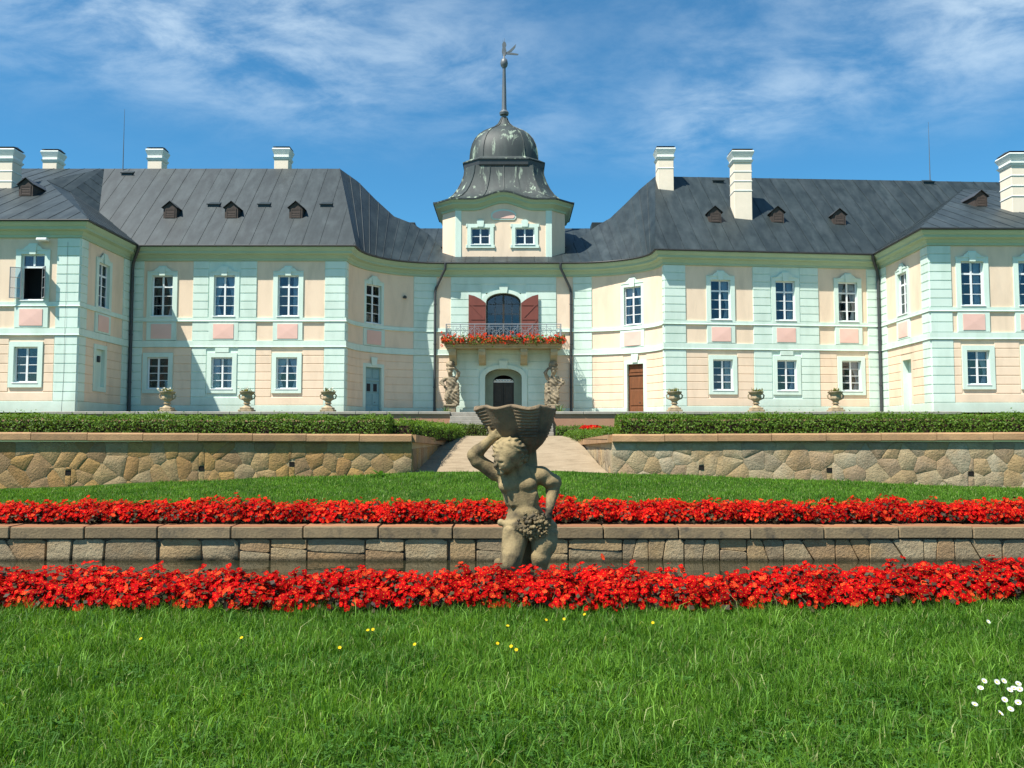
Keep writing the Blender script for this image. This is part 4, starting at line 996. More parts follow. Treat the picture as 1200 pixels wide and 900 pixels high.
for k in range(2):
    for x in (BX0, BX1): inst('scroll_panel', ps_, balcony, (x, BY0 + .35 + .70 * k, zb0), PI / 2, True)
post = MB().tube([(0, 0, 0), (0, 0, zt_ - ZBAL)], .022, 6).mesh('baluster', 'iron')
for k in range(nbay + 1): inst('baluster', post, balcony, (BX0 + bw * k, BY0, ZBAL), 0, True)

# ------------------------------------------------------------------ plants made of many small leaf faces
def leaf_cloud(C, N, L, W, tint, jit=.6, fold=.0, rs=NR):
    """one 4-corner leaf at each centre C (n,3), facing N roughly; returns vertices, quads, tint"""
    n = len(C); nn = N + rs.normal(0, jit, (n, 3)); nn /= np.linalg.norm(nn, axis=1)[:, None] + 1e-9
    r = rs.normal(0, 1, (n, 3)); a = np.cross(nn, r); a /= np.linalg.norm(a, axis=1)[:, None] + 1e-9; b_ = np.cross(nn, a)
    L = L * rs.uniform(.7, 1.3, n)[:, None]; W = W * rs.uniform(.7, 1.3, n)[:, None]
    V = np.stack([C - a * L * .5, C + b_ * W * .5 + nn * fold * W, C + a * L * .5, C - b_ * W * .5 + nn * fold * W], 1).reshape(-1, 3)
    F = np.arange(n * 4).reshape(n, 4); T = np.repeat(tint, 4, 0)
    return V, F, T
def green(n, a=(.045, .10, .012), b_=(.11, .19, .03), rs=NR, p=1.0):
    t = rs.uniform(0, 1, n)[:, None] ** p; return np.array(a) * (1 - t) + np.array(b_) * t
def join(parts):
    V = []; F = []; T = []; MI = []; o = 0
    for k, (v, f, t, mi) in enumerate(parts):
        V.append(v); F.append(f + o); T.append(t); MI.append(np.full(len(f), mi)); o += len(v)
    return np.concatenate(V), np.concatenate(F), np.concatenate(T), np.concatenate(MI)
def flower_cloud(C, N, R, tint, rs=NR, petals=4, jit=.35, centre=(.75, .45, .03)):
    """begonia-like flowers: petals as folded quads round a small yellow eye"""
    n = len(C); nn = N + rs.normal(0, jit, (n, 3)); nn /= np.linalg.norm(nn, axis=1)[:, None]
    r = rs.normal(0, 1, (n, 3)); a = np.cross(nn, r); a /= np.linalg.norm(a, axis=1)[:, None]; b_ = np.cross(nn, a)
    out = []; R = R * rs.uniform(.75, 1.2, n)[:, None]
    for k in range(petals):
        an = 2 * PI * k / petals; ps = 1.0 if k % 2 == 0 else .78
        u = a * math.cos(an) + b_ * math.sin(an); v = -a * math.sin(an) + b_ * math.cos(an)
        cup = rs.uniform(.05, .55, n)[:, None]
        V = np.stack([C, C + u * R * .62 * ps + v * R * .52 * ps + nn * R * .22 * cup, C + u * R * ps + nn * R * .45 * cup, C + u * R * .62 * ps - v * R * .52 * ps + nn * R * .22 * cup], 1).reshape(-1, 3)
        tt = tint * rs.uniform(.75, 1.15, n)[:, None]
        out.append((V, np.arange(n * 4).reshape(n, 4), np.repeat(tt, 4, 0), 0))
    q = R * .10; e = nn * R * .05
    V = np.stack([C + a * q + e, C + b_ * q + e, C - a * q + e, C - b_ * q + e], 1).reshape(-1, 3)
    out.append((V, np.arange(n * 4).reshape(n, 4), np.tile(np.array(centre), (n * 4, 1)), 0))
    return out
def reds(n, rs=NR):
    t = rs.uniform(0, 1, n)[:, None]; c = np.array((.32, .002, .004)) * (1 - t) + np.array((.60, .007, .006)) * t
    k = rs.uniform(0, 1, n)[:, None] > .89; return np.where(k, np.array((.74, .06, .018)), c)

# geranium boxes along the balcony
def geranium_box(x0, x1):
    L = x1 - x0; root = empty('flower_box', ((x0 + x1) / 2, BY0 - .20, ZBAL - .02), 'trough of red and orange geraniums hung along the iron balcony railing', 'flower box', 'geranium boxes on the balcony railing')
    MB().bbox(-L / 2 + .02, L / 2 - .02, -.13, .11, -.05, .20, .02).build('trough', 'terracotta', root, keep=False)
    n = int(170 * L); C = np.stack([NR.uniform(-L / 2, L / 2, n), NR.normal(-.08, .13, n), NR.normal(.22, .13, n)], 1); C[:, 2] -= np.maximum(0, -C[:, 1] - .1) * .7
    v, f, t = leaf_cloud(C, np.tile((0, -.6, .6), (n, 1)), .13, .12, green(n, (.04, .08, .012), (.14, .20, .03)))
    o = np_obj('foliage', v, f, ['leaf'], t, parent=None); o.parent = root
    n = int(30 * L); C = np.stack([NR.uniform(-L / 2, L / 2, n), NR.normal(-.16, .13, n), NR.normal(.25, .15, n)], 1)
    C = C[NR.integers(0, n, n * 3) % n] + NR.normal(0, .05, (n * 3, 3)); n *= 3
    t = np.where(NR.uniform(0, 1, n)[:, None] > .5, np.array((.62, .06, .02)), np.array((.55, .02, .012))); parts = flower_cloud(C, np.tile((0, -.8, .5), (n, 1)), .062, t); V, F, T, MI = join(parts)
    o = np_obj('blossom', V, F, ['petal'], T); o.parent = root
nbx = 5; bl = (BX1 - BX0 + .5) / nbx
for k in range(nbx): geranium_box(BX0 - .25 + bl * k + .01, BX0 - .25 + bl * (k + 1) - .01)

# ------------------------------------------------------------------ terrace wall, steps, retaining walls
tw_ = empty('terrace_wall', (0, 38.2, H(.1)), 'low brick-red plastered terrace wall with pale stone coping before the palace', 'wall')
SX0, SX1 = -2.75, 1.80
for a, b_ in ((-40, SX0), (SX1, 40)):
    MB().box(a, b_, 38.0, 38.5, H(.0), TERR - .10).build('wall_face', 'terrace_plaster', tw_)
    x = a if a > 0 else b_; sg = 1 if a > 0 else -1
    while abs(x) < 20:
        MB().bbox(min(x, x + sg * 1.39), max(x, x + sg * 1.39), 37.92, 38.6, TERR - .10, TERR + .03, .02).build('coping_stone', 'grey_stone', tw_); x += sg * 1.4
st = empty('garden_steps', (0, 37.5, 1.72), 'grey stone steps rising from the sandy path to the terrace', 'steps')
ns = 6; z0 = path_z(0, 36.5) + .0; hh = (TERR - z0) / ns
for k in range(ns): MB().bbox(SX0 + .01, SX1 - .01, 36.55 + .30 * k, 38.6, z0 + hh * k + .004 * (k == 0), z0 + hh * (k + 1) - .004 + (.01 if k == ns - 1 else 0), .015).build('step', 'grey_stone', st)

def cells(u0, u1, z0, z1, sx, sz, jit, rs):
    """irregular stones: Voronoi cells of jittered points, clipped to the rectangle"""
    nx = max(1, round((u1 - u0) / sx)); nz = max(1, round((z1 - z0) / sz)); pts = []
    for j in range(nz):
        for i in range(nx): pts.append((u0 + (i + .5 + (.25 if j % 2 else -.25) + rs.uniform(-jit, jit)) * (u1 - u0) / nx, z0 + (j + .5 + rs.uniform(-jit, jit) * .8) * (z1 - z0) / nz))
    pts = [p for p in pts if rs.random() > .14] if nz > 1 else pts
    out = []
    for i, p in enumerate(pts):
        poly = [(u0, z0), (u1, z0), (u1, z1), (u0, z1)]
        for j, q in enumerate(pts):
            if i == j or abs(q[0] - p[0]) > 4 * sx: continue
            n = (q[0] - p[0], q[1] - p[1]); m_ = ((q[0] + p[0]) / 2, (q[1] + p[1]) / 2)
            poly = clip(poly, n, n[0] * m_[0] + n[1] * m_[1])
            if len(poly) < 3: break
        if len(poly) >= 3: out.append(poly)
    return out
def stone(poly, f, gap, proud, parent, mt, rs, name='stone'):
    n = len(poly); cx = sum(p[0] for p in poly) / n; cz = sum(p[1] for p in poly) / n
    # soften: shrink by the joint, cut the corners
    def shrink(g):
        out = []
        for x, z in poly:
            dx, dz = x - cx, z - cz; r = math.hypot(dx, dz) + 1e-6; k = max(.2, (r - g * 1.15) / r); out.append((cx + dx * k, cz + dz * k))
        return out
    def round_(pl, c=.10):
        out = []
        for i in range(len(pl)):
            a, b_, d = pl[i - 1], pl[i], pl[(i + 1) % len(pl)]
            out += [(b_[0] + (a[0] - b_[0]) * c, b_[1] + (a[1] - b_[1]) * c), (b_[0] + (d[0] - b_[0]) * c, b_[1] + (d[1] - b_[1]) * c)]
        return out
    r0 = round_(shrink(gap)); r1 = round_(shrink(gap + .012)); m_ = len(r0); pr = proud * rs.uniform(.6, 1.3)
    vs = [f(x, -.02, z) for x, z in r0] + [f(x, pr * .55, z) for x, z in r0] + [f(x, pr + rs.uniform(-.003, .004), z) for x, z in r1] + [f(cx, pr + .004, cz)]
    fs = []
    for i in range(m_):
        j = (i + 1) % m_; fs += [(i, j, m_ + j, m_ + i), (m_ + i, m_ + j, 2 * m_ + j, 2 * m_ + i), (2 * m_ + i, 2 * m_ + j, 3 * m_)]
    return MB().add(vs, fs).build(name, mt, parent, smooth=50)
def retaining(side, mt, label):
    rs = random.Random(3 if side < 0 else 8); x0, x1 = 2.2, 15.0
    root = empty('retaining_wall', (side * 8.5, wallY(8), .5), label, 'wall')
    A = Vector((side * x0, wallY(x0))); B = Vector((side * x1, wallY(x1)))
    sec = Sec(B, A) if side < 0 else Sec(A, B)
    def ztop(u): x = abs(sec.P(u, 0, 0)[0]); return EYE + .055 + .045 * (x - 2.2) / 9
    ZT = EYE - .10
    mb = MB(); mb.add([sec.P(0, 0, .2), sec.P(sec.L, 0, .2), sec.P(sec.L, 0, ZT), sec.P(0, 0, ZT), sec.P(0, -.4, .2), sec.P(sec.L, -.4, .2), sec.P(sec.L, -.4, ZT), sec.P(0, -.4, ZT)],
                      [(0, 1, 2, 3), (1, 5, 6, 2), (5, 4, 7, 6), (4, 0, 3, 7), (3, 2, 6, 7)]); mb.build('mortar', 'mortar', root)
    holes = [(sec.upx(px, py), atY(px, py, sec.P(sec.upx(px, py), 0, 0)[1]).z) for px, py in (((80, 554), (236, 549), (342, 544)) if side < 0 else ((822, 548), (972, 551), (1138, 555)))]
    for poly in cells(0, sec.L, .28, ZT - .01, .38, .31, .46, rs):
        pieces = [poly]
        for hu, hz in holes:                       # leave the drain holes free: the stones there are cut round them
            nx = []
            for pl in pieces:
                ov = pl
                for n, d in (((1, 0), hu + .06), ((-1, 0), -(hu - .06)), ((0, 1), hz + .06), ((0, -1), -(hz - .06))): ov = clip(ov, n, d) if len(ov) >= 3 else []
                if len(ov) < 3: nx.append(pl); continue
                mid = clip(clip(pl, (1, 0), hu + .06), (-1, 0), -(hu - .06))
                nx += [clip(pl, (1, 0), hu - .06), clip(pl, (-1, 0), -(hu + .06)), clip(mid, (0, 1), hz - .06), clip(mid, (0, -1), -(hz + .06))]
            pieces = [p for p in nx if len(p) >= 3 and abs(sum(p[i - 1][0] * p[i][1] - p[i][0] * p[i - 1][1] for i in range(len(p)))) > .012]
        for pl in pieces: stone(pl, lambda x, d, z: sec.P(x, d, z), .003, .010, root, mt, rs)
    for hu, hz in holes:
        mb = MB(); q = [sec.P(hu + a * .055, d, hz + b_ * .05) for d in (.012, -.25) for a, b_ in ((-1, -1), (1, -1), (1, 1), (-1, 1))]
        mb.add(q, [(0, 1, 5, 4), (1, 2, 6, 5), (2, 3, 7, 6), (3, 0, 4, 7)]); mb.add([sec.P(hu + a * .054, .003, hz + b_ * .049) for a, b_ in ((-1, -1), (1, -1), (1, 1), (-1, 1))], [(0, 1, 2, 3)]); mb.build('weep_hole', 'hole_shade', root)  # near-black sheet across the mouth paints the darkness inside
    # coping stones
    u = 0 if side > 0 else sec.L; k = 0; w = 1.135
    while (u < sec.L - .2 if side > 0 else u > .2):
        a, b_ = (u, u + w) if side > 0 else (u - w, u); ov = .05
        zt = (ztop(a) + ztop(b_)) / 2; zl = zt - .175
        def cz(z, t): return z
        mb = MB(); c = .012; ea = a + .006; eb = b_ - .006
        prof = [(-.34, zl), (.085, zl), (.10, zl + .02), (.10, zt - .03), (.08, zt), (-.34, zt + .005)]
        m_ = len(prof); mb.add([sec.P(ea, d, z) for d, z in prof] + [sec.P(eb, d, z) for d, z in prof], [tuple(range(m_)), tuple(range(2 * m_ - 1, m_ - 1, -1))] + [(i, (i + 1) % m_, m_ + (i + 1) % m_, m_ + i) for i in range(m_)])
        mb.build('coping_stone', 'coping_orange', root); u += w * side * (1 if side > 0 else 1)
    # the wing along the path
    xs = side * x0; Y0, Y1 = wallY(x0) + .02, 27.5
    s2 = Sec((xs, Y0), (xs, Y1)) if side < 0 else Sec((xs, Y1), (xs, Y0))
    mb = MB(); q = [s2.P(0, 0, .5), s2.P(s2.L, 0, .5), s2.P(s2.L, 0, ZT - (.14 if side < 0 else 0)), s2.P(0, 0, ZT - (0 if side < 0 else .14)), s2.P(0, -.3, .5), s2.P(s2.L, -.3, .5), s2.P(s2.L, -.3, ZT - (.14 if side < 0 else 0)), s2.P(0, -.3, ZT - (0 if side < 0 else .14))]
    mb.add(q, [(0, 1, 2, 3), (1, 5, 6, 2), (5, 4, 7, 6), (4, 0, 3, 7), (3, 2, 6, 7)]); mb.build('mortar', 'mortar', root)
    for poly in cells(0, s2.L, .55, ZT - .16, .55, .40, .36, rs): stone(poly, lambda x, d, z: s2.P(x, d, z), .003, .010, root, mt, rs)
    n = 7
    for k in range(n):
        a, b_ = s2.L * k / n, s2.L * (k + 1) / n
        def zz(u): f = (u / s2.L) if side < 0 else 1 - u / s2.L; return EYE + .05 - .14 * f
        mb = MB(); ea, eb = a + .006, b_ - .006; d0 = -.30
        if (side < 0 and k == 0): ea = a + .0
        vs = [s2.P(ea, d0, zz(ea) - .17), s2.P(ea, .09, zz(ea) - .17), s2.P(ea, .09, zz(ea)), s2.P(ea, d0, zz(ea)), s2.P(eb, d0, zz(eb) - .17), s2.P(eb, .09, zz(eb) - .17), s2.P(eb, .09, zz(eb)), s2.P(eb, d0, zz(eb))]
        mb.add(vs, [(0, 1, 2, 3), (7, 6, 5, 4), (0, 4, 5, 1), (1, 5, 6, 2), (2, 6, 7, 3), (3, 7, 4, 0)]); mb.build('coping_stone', 'coping_orange', root)
    return root
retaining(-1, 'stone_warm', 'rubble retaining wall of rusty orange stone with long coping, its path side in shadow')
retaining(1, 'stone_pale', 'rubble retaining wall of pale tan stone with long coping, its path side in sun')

# pool wall
pwall = empty('pool_wall', (0, 12.75, WATER), 'low stone pool wall with thick weathered coping below the far red flowers', 'wall')
YP = 12.72; ZCP = EYE - 1.315; rs = random.Random(21)
MB().box(-15, 15, YP, YP + .28, -.7, ZCP - .19).build('mortar', 'pool_mortar', pwall)
x = -9.3; first = True
fp = lambda u, d, z: (u, YP - d, z)
while x < 9.3:
    w = rs.uniform(.34, .86); z0, z1 = WATER - .05, ZCP - .185; sq = [(x, z0), (x + w, z0), (x + w, z1), (x, z1)]
    t = rs.random()
    if t < .38: zc2 = z0 + (z1 - z0) * rs.uniform(.45, .65); pls = [[(x, z0), (x + w, z0), (x + w, zc2 - .02), (x, zc2 + .02)], [(x, zc2 + .02), (x + w, zc2 - .02), (x + w, z1), (x, z1)]]
    elif t < .72: dxx = rs.uniform(-.12, .12); xm = x + w * rs.uniform(.4, .6); pls = [[(x, z0), (xm - dxx, z0), (xm + dxx, z1), (x, z1)], [(xm - dxx, z0), (x + w, z0), (x + w, z1), (xm + dxx, z1)]]
    else: pls = [[(x + rs.uniform(0, .02), z0), (x + w - rs.uniform(0, .02), z0), (x + w + rs.uniform(-.03, .03), z1), (x + rs.uniform(-.03, .03), z1)]]
    for pl in pls: stone(pl, fp, .005, .05, pwall, 'stone_pool', rs)
    x += w
x = -9.72 + .20
while x < 9.5:
    w = 1.085 + rs.uniform(-.03, .03); dz = rs.uniform(-.006, .006); dy = rs.uniform(-.012, .012)
    cb = MB().bbox(x + .008, x + w - .008, YP - .085 + dy, YP + .30, ZCP - .175 + dz, ZCP - .004 + dz, .012).build('coping_stone', 'coping_pool', pwall)
    MB().bbox(x + .016, x + w - .016, YP - .073 + dy, YP + .29, ZCP - .006 + dz, ZCP + .003 + dz, .003).build('coping_top', 'coping_pool_top', pwall)
    x += w
pk = empty('pool_kerb', (0, 8.9, 0), 'low stone kerb on the near side of the pool behind the red flowers', 'kerb')
for k in range(16): MB().bbox(-9.6 + 1.2 * k, -9.6 + 1.2 * k + 1.188, 8.78, 9.02, -.7, .0, .012).build('coping_stone', 'coping_pool', pk)
# ------------------------------------------------------------------ carved figures: blended volumes turned into one continuous surface
class Field:
    def __init__(s, lo, hi, h):
        s.h = h; s.lo = np.array(lo, float); n = np.ceil((np.array(hi) - s.lo) / h).astype(int) + 1
        ax = [s.lo[i] + h * np.arange(n[i]) for i in range(3)]; s.X, s.Y, s.Z = np.meshgrid(*ax, indexing='ij'); s.f = np.full(s.X.shape, 9.0)
    def _box(s, lo, hi):
        n = s.f.shape; a = [max(0, int((lo[i] - s.lo[i]) / s.h) - 1) for i in range(3)]; b_ = [min(n[i], int((hi[i] - s.lo[i]) / s.h) + 2) for i in range(3)]
        return tuple(slice(a[i], max(a[i], b_[i])) for i in range(3))
    def _sm(s, d, k, bx=(slice(None),) * 3):
        a = s.f[bx]
        if k <= 0: s.f[bx] = np.minimum(a, d); return
        h = np.clip(.5 + .5 * (a - d) / k, 0, 1); s.f[bx] = a * (1 - h) + d * h - k * h * (1 - h)
    def cap(s, a, b_, ra, rb=None, k=.03):
        rb = ra if rb is None else rb; a = np.array(a, float); b_ = np.array(b_, float); ab = b_ - a; m_ = max(ra, rb) + k + 4 * s.h
        bx = s._box(np.minimum(a, b_) - m_, np.maximum(a, b_) + m_); px, py, pz = s.X[bx] - a[0], s.Y[bx] - a[1], s.Z[bx] - a[2]; t = np.clip((px * ab[0] + py * ab[1] + pz * ab[2]) / max(1e-9, ab @ ab), 0, 1)
        s._sm(np.sqrt((px - ab[0] * t) ** 2 + (py - ab[1] * t) ** 2 + (pz - ab[2] * t) ** 2) - (ra + (rb - ra) * t), k, bx); return s
    def _ell(s, c, r, rot, bx):
        p = np.stack([s.X[bx] - c[0], s.Y[bx] - c[1], s.Z[bx] - c[2]], -1)
        if rot is not None: p = p @ np.array(Matrix.Rotation(rot[0], 3, rot[1]))
        q = p / np.array(r); k0 = np.linalg.norm(q, axis=-1); k1 = np.linalg.norm(q / np.array(r), axis=-1) + 1e-9; return k0 * (k0 - 1) / k1
    def _ebox(s, c, r, k): m_ = (max(r) if True else 0) + k + 4 * s.h; return s._box(np.array(c) - m_, np.array(c) + m_)
    def ell(s, c, r, k=.03, rot=None): bx = s._ebox(c, r, k); s._sm(s._ell(c, r, rot, bx), k, bx); return s
    def cut(s, c, r, k=.02, rot=None):
        bx = s._ebox(c, r, k); d = -s._ell(c, r, rot, bx); f = s.f[bx]; h = np.clip(.5 - .5 * (f - d) / k, 0, 1); s.f[bx] = f * (1 - h) + d * h + k * h * (1 - h); return s
    def bump(s, c, rad, fn):                                # displace near a centre
        bx = s._box(np.array(c) - 1.3 * rad, np.array(c) + 1.3 * rad); w = np.clip(1.3 - np.sqrt((s.X[bx] - c[0]) ** 2 + (s.Y[bx] - c[1]) ** 2 + (s.Z[bx] - c[2]) ** 2) / rad, 0, 1); s.f[bx] = s.f[bx] + fn(s.X[bx], s.Y[bx], s.Z[bx]) * np.minimum(1, w * 3)
    def mesh(s):
        f = s.f; ins = f < 0; c = np.array(f.shape) - 1
        acc = np.zeros((*c, 3)); cnt = np.zeros(tuple(c))
        def sl(o): return tuple(slice(o[i], o[i] + c[i]) for i in range(3))
        for ax in range(3):
            oth = [i for i in range(3) if i != ax]
            for u in (0, 1):
                for v in (0, 1):
                    o0 = [0, 0, 0]; o0[oth[0]] = u; o0[oth[1]] = v; o1 = list(o0); o1[ax] = 1
                    fa, fb = f[sl(o0)], f[sl(o1)]; m_ = (fa < 0) != (fb < 0); t = np.where(m_, fa / np.where(m_, fa - fb, 1), 0)
                    for i in range(3): acc[..., i] += m_ * (t if i == ax else o0[i])
                    cnt += m_
        act = cnt > 0; ids = np.full(tuple(c), -1); ids[act] = np.arange(act.sum()); g = np.argwhere(act)
        V = s.lo + (g + acc[act] / cnt[act][:, None]) * s.h; F = []
        for ax in range(3):
            o = [i for i in range(3) if i != ax]
            a = np.take(ins, range(0, c[ax]), ax); b_ = np.take(ins, range(1, c[ax] + 1), ax); ch = a != b_; e = np.argwhere(ch)
            e = e[(e[:, o[0]] > 0) & (e[:, o[1]] > 0) & (e[:, o[0]] < c[o[0]]) & (e[:, o[1]] < c[o[1]])]
            def cell(du, dv): q = e.copy(); q[:, o[0]] -= du; q[:, o[1]] -= dv; return ids[q[:, 0], q[:, 1], q[:, 2]]
            q = np.stack([cell(0, 0), cell(1, 0), cell(1, 1), cell(0, 1)], 1); fl = a[e[:, 0], e[:, 1], e[:, 2]] ^ (ax == 1)
            q[fl] = q[fl][:, ::-1]; F.append(q)
        return V, np.concatenate(F)
def relax(V, F, it, lam=.5):
    n = len(V)
    for _ in range(it):
        acc = np.zeros_like(V); cnt = np.zeros(n)
        for a, b_ in ((0, 1), (1, 2), (2, 3), (3, 0)):
            np.add.at(acc, F[:, a], V[F[:, b_]]); np.add.at(acc, F[:, b_], V[F[:, a]]); np.add.at(cnt, F[:, a], 1); np.add.at(cnt, F[:, b_], 1)
        V = V + lam * (acc / cnt[:, None] - V)
    return V
YS = 10.5
statue = empty('fountain_statue', (atY(610, 684, YS).x, YS, WATER), 'weathered sandstone figure standing in the pool, carrying a fluted basin on its shoulders', 'statue')
def SP(px, py, dy=0.0): p = atY(px, py, YS); return (p.x, YS + dy, p.z)
fd = Field((-.80, YS - .62, WATER - .12), (.70, YS + .48, 2.05), .0105)
c_ = fd.cap; e_ = fd.ell
# trunk
e_(SP(607, 566, .0), (.245, .19, .20)); e_(SP(611, 584, -.01), (.215, .175, .17), .06); e_(SP(616, 604, 0), (.225, .19, .16), .06); e_(SP(612, 555, .02), (.24, .15, .12), .05)
e_(SP(594, 569, -.145), (.10, .06, .075), .05); e_(SP(617, 567, -.15), (.12, .07, .085), .05)           # chest
for q in range(4): c_(SP(597 + q, 578 + 4 * q, -.15), SP(627 - q, 577 + 4 * q, -.16), .028, k=.03)             # folds of the flank
e_(SP(617, 601, -.12), (.15, .10, .11), .05)                                                                # belly
# shoulders, neck
c_(SP(596, 555, .0), SP(581, 553, .02), .12, .10, .06); e_(SP(634, 557, .0), (.115, .13, .105), .05); c_(SP(605, 552, .0), SP(601, 540, -.10), .13, .125, .05)
# raised arm
c_(SP(580, 554, .02), SP(560, 540, -.02), .098, .085, .03); c_(SP(560, 540, -.02), SP(556, 534, -.03), .088, .082, .03); c_(SP(556, 533, -.03), SP(574, 516, -.07), .086, .058, .025); e_(SP(560, 528, -.04), (.075, .08, .07), .03)
e_(SP(578, 511.5, -.09), (.062, .045, .068), .02, (.5, 'Y'))
for (x0, y0), (x1, y1), (x2, y2) in (((580, 509), (585, 505.5), (589.5, 504.5)), ((581, 511), (586.5, 508), (590, 508)), ((581, 513), (586.5, 511), (589, 511.5)), ((579, 508), (582.5, 503.5), (587, 501.5))):
    c_(SP(x0, y0, -.10), SP(x1, y1, -.12), .022, .019, .012); c_(SP(x1, y1, -.12), SP(x2, y2, -.10), .019, .015, .008)
c_(SP(576, 509, -.10), SP(573, 501, -.10), .022, .017, .012)
# arm on the hip
c_(SP(634, 557, .0), SP(649, 565, .03), .108, .092, .03); c_(SP(649, 565, .03), SP(647.5, 575, .01), .088, .084, .03); c_(SP(647.5, 576, .01), SP(644, 593, -.12), .080, .052, .02); e_(SP(643.5, 565, -.02), (.09, .09, .07), .03)
e_(SP(642.5, 598, -.17), (.045, .05, .06), .02)
for i in range(4): c_(SP(640.3 + 1.7 * i, 598, -.20 + .012 * i), SP(638.6 + 2.0 * i, 605, -.23 + .015 * i), .019, .017, .008); c_(SP(638.6 + 2.0 * i, 605, -.23 + .015 * i), SP(637.8 + 2.0 * i, 611, -.22 + .015 * i), .017, .013, .006)
c_(SP(640, 596, -.19), SP(634.5, 593.5, -.22), .020, .016, .01)
# legs
c_(SP(606, 618, -.06), SP(600, 648, -.20), .175, .135, .05); e_(SP(598, 656, -.21), (.125, .12, .11), .04); c_(SP(598, 660, -.18), SP(603, 690, -.08), .115, .09, .04)
c_(SP(636, 620, -.02), SP(637, 636, -.09), .17, .15, .05); c_(SP(637, 636, -.09), SP(633, 650, -.13), .15, .115, .04); c_(SP(633, 652, -.12), SP(627, 692, .02), .110, .085, .04)
c_(SP(584, 659, -.02), SP(587, 692, -.02), .055, .07, .02); c_(SP(616, 640, .16), SP(616, 694, .18), .16, .20, .05)      # rock behind the legs
# cloth over the hips with a hanging knot
c_(SP(587, 612, -.06), SP(604, 613, -.22), .034, .045, .02); c_(SP(604, 613, -.22), SP(624, 622, -.24), .05, .045, .02); c_(SP(648, 616, -.05), SP(634, 612, -.22), .05, .045, .02); e_(SP(587, 611.5, -.08), (.042, .042, .045), .015)
for q in range(5): c_(SP(592 + 2.6 * q, 618, -.205 - .012 * q), SP(590 + 4.0 * q, 638 + 2 * q, -.245), .020, .012, .03)
for q in range(5): c_(SP(652 - 3.2 * q, 622, -.10 - .03 * q), SP(648 - 3.4 * q, 644, -.15 - .02 * q), .020, .012, .03)
# support behind the neck
c_(SP(619, 560, .17), SP(617, 522, .17), .13, .12, .05)
# head: turned to one side and bowed
hx, hy, hz = SP(596, 531, -.14)
e_((hx, hy, hz), (.175, .19, .20), .03); e_(SP(590.5, 543, -.19), (.115, .12, .115), .05); e_(SP(587, 541, -.24), (.075, .06, .075), .05)
c_(SP(582.6, 540.5, -.295), SP(580.8, 545, -.325), .016, .024, .012)                                                              # nose
c_(SP(580.5, 538.3, -.275), SP(583.5, 538.0, -.305), .013, .013, .02); c_(SP(584.5, 538.0, -.305), SP(591, 538.6, -.30), .014, .012, .02)   # brows
e_(SP(592.5, 545.5, -.25), (.05, .045, .042), .03); e_(SP(582.5, 546, -.25), (.028, .035, .038), .025)                               # cheeks
c_(SP(582.8, 548.2, -.292), SP(586.8, 548.6, -.298), .011, .011, .008); c_(SP(583.4, 550.2, -.285), SP(586.6, 550.5, -.290), .012, .011, .006); e_(SP(586.5, 553.6, -.262), (.042, .042, .032), .02)
fd.cut(SP(588.0, 541.4, -.330), (.028, .035, .015), .014); fd.cut(SP(580.6, 541.4, -.300), (.014, .03, .013), .012); fd.cut(SP(584.8, 549.3, -.315), (.024, .014, .004), .006)
e_(SP(588.0, 541.6, -.288), (.015, .013, .010), .004)
e_(SP(606, 543, -.20), (.022, .035, .042), .01)                                                                                # ear
hairf = Field((-.80, YS - .62, WATER - .12), (.70, YS + .48, 2.05), .0105)
hairf.ell(SP(597.5, 526, -.11), (.20, .205, .165)); hairf.ell(SP(606, 534, -.06), (.125, .15, .15), .04)
hairf.bump((hx, hy, hz), .5, lambda X, Y, Z: .019 * np.sin(X * 44 + 3 * np.sin(Z * 30)) * np.sin(Z * 46 + 2 * np.sin(X * 24)) + .008 * np.sin(Y * 60 + Z * 22))
for q in range(9):
    a = q / 8; hairf.ell(SP(579 + 26 * a, 533.4 + 4 * a - 3.5 * math.sin(a * PI), -.215 - .065 * math.sin(a * PI)), (.026, .026, .020), .012)
for px, py, dy in ((609, 543, -.17), (612, 538, -.14), (613, 531, -.12), (606, 547, -.15), (610, 525, -.14), (604, 520, -.17), (597, 517, -.2), (588, 520, -.2)): hairf.ell(SP(px, py, dy), (.036, .04, .03), .015)
fd._sm(hairf.f, .010)
V, F = fd.mesh(); V = relax(V, F, 2, .4)
np_obj('figure', V, F, ['sandstone'], parent=statue, smooth=True)
gr = random.Random(4); gl_ = MB()
for q in range(90):                                                    # garland of fruit and leaves at the hip
    a = gr.uniform(0, 2 * PI); r = math.sqrt(gr.random()); px = 625 + 17 * r * math.cos(a); py = 614 + 13 * r * math.sin(a); rr = gr.uniform(.013, .027); c = SP(px, py, -.245 - .05 * (1 - r) + gr.uniform(-.012, .012))
    gl_.lathe([(rr * math.sin(t) + .001, rr * gr.uniform(.8, 1) * -math.cos(t)) for t in (0.02, .5, 1.0, 1.57, 2.1, 2.6, 3.12)], 9, c)
for q in range(30):
    a = 2 * PI * q / 30 + gr.uniform(-.1, .1); r = gr.uniform(.7, 1.12); px = 625 + 18 * r * math.cos(a); py = 614 + 14 * r * math.sin(a); c = Vector(SP(px, py, -.235 + gr.uniform(-.02, .02)))
    u = Vector((math.cos(a), -.25, -math.sin(a))) * .034; w = Vector((math.sin(a), 0, math.cos(a))) * .026; n = Vector((0, -.014, 0))
    gl_.add([c - u * .6, c + w + n * .4, c + u, c - w + n * .4, c + n * 1.6, c - n], [(0, 1, 4), (1, 2, 4), (2, 3, 4), (3, 0, 4), (1, 0, 5), (2, 1, 5), (3, 2, 5), (0, 3, 5)])
gl_.build('garland', 'sandstone', statue, smooth=50)
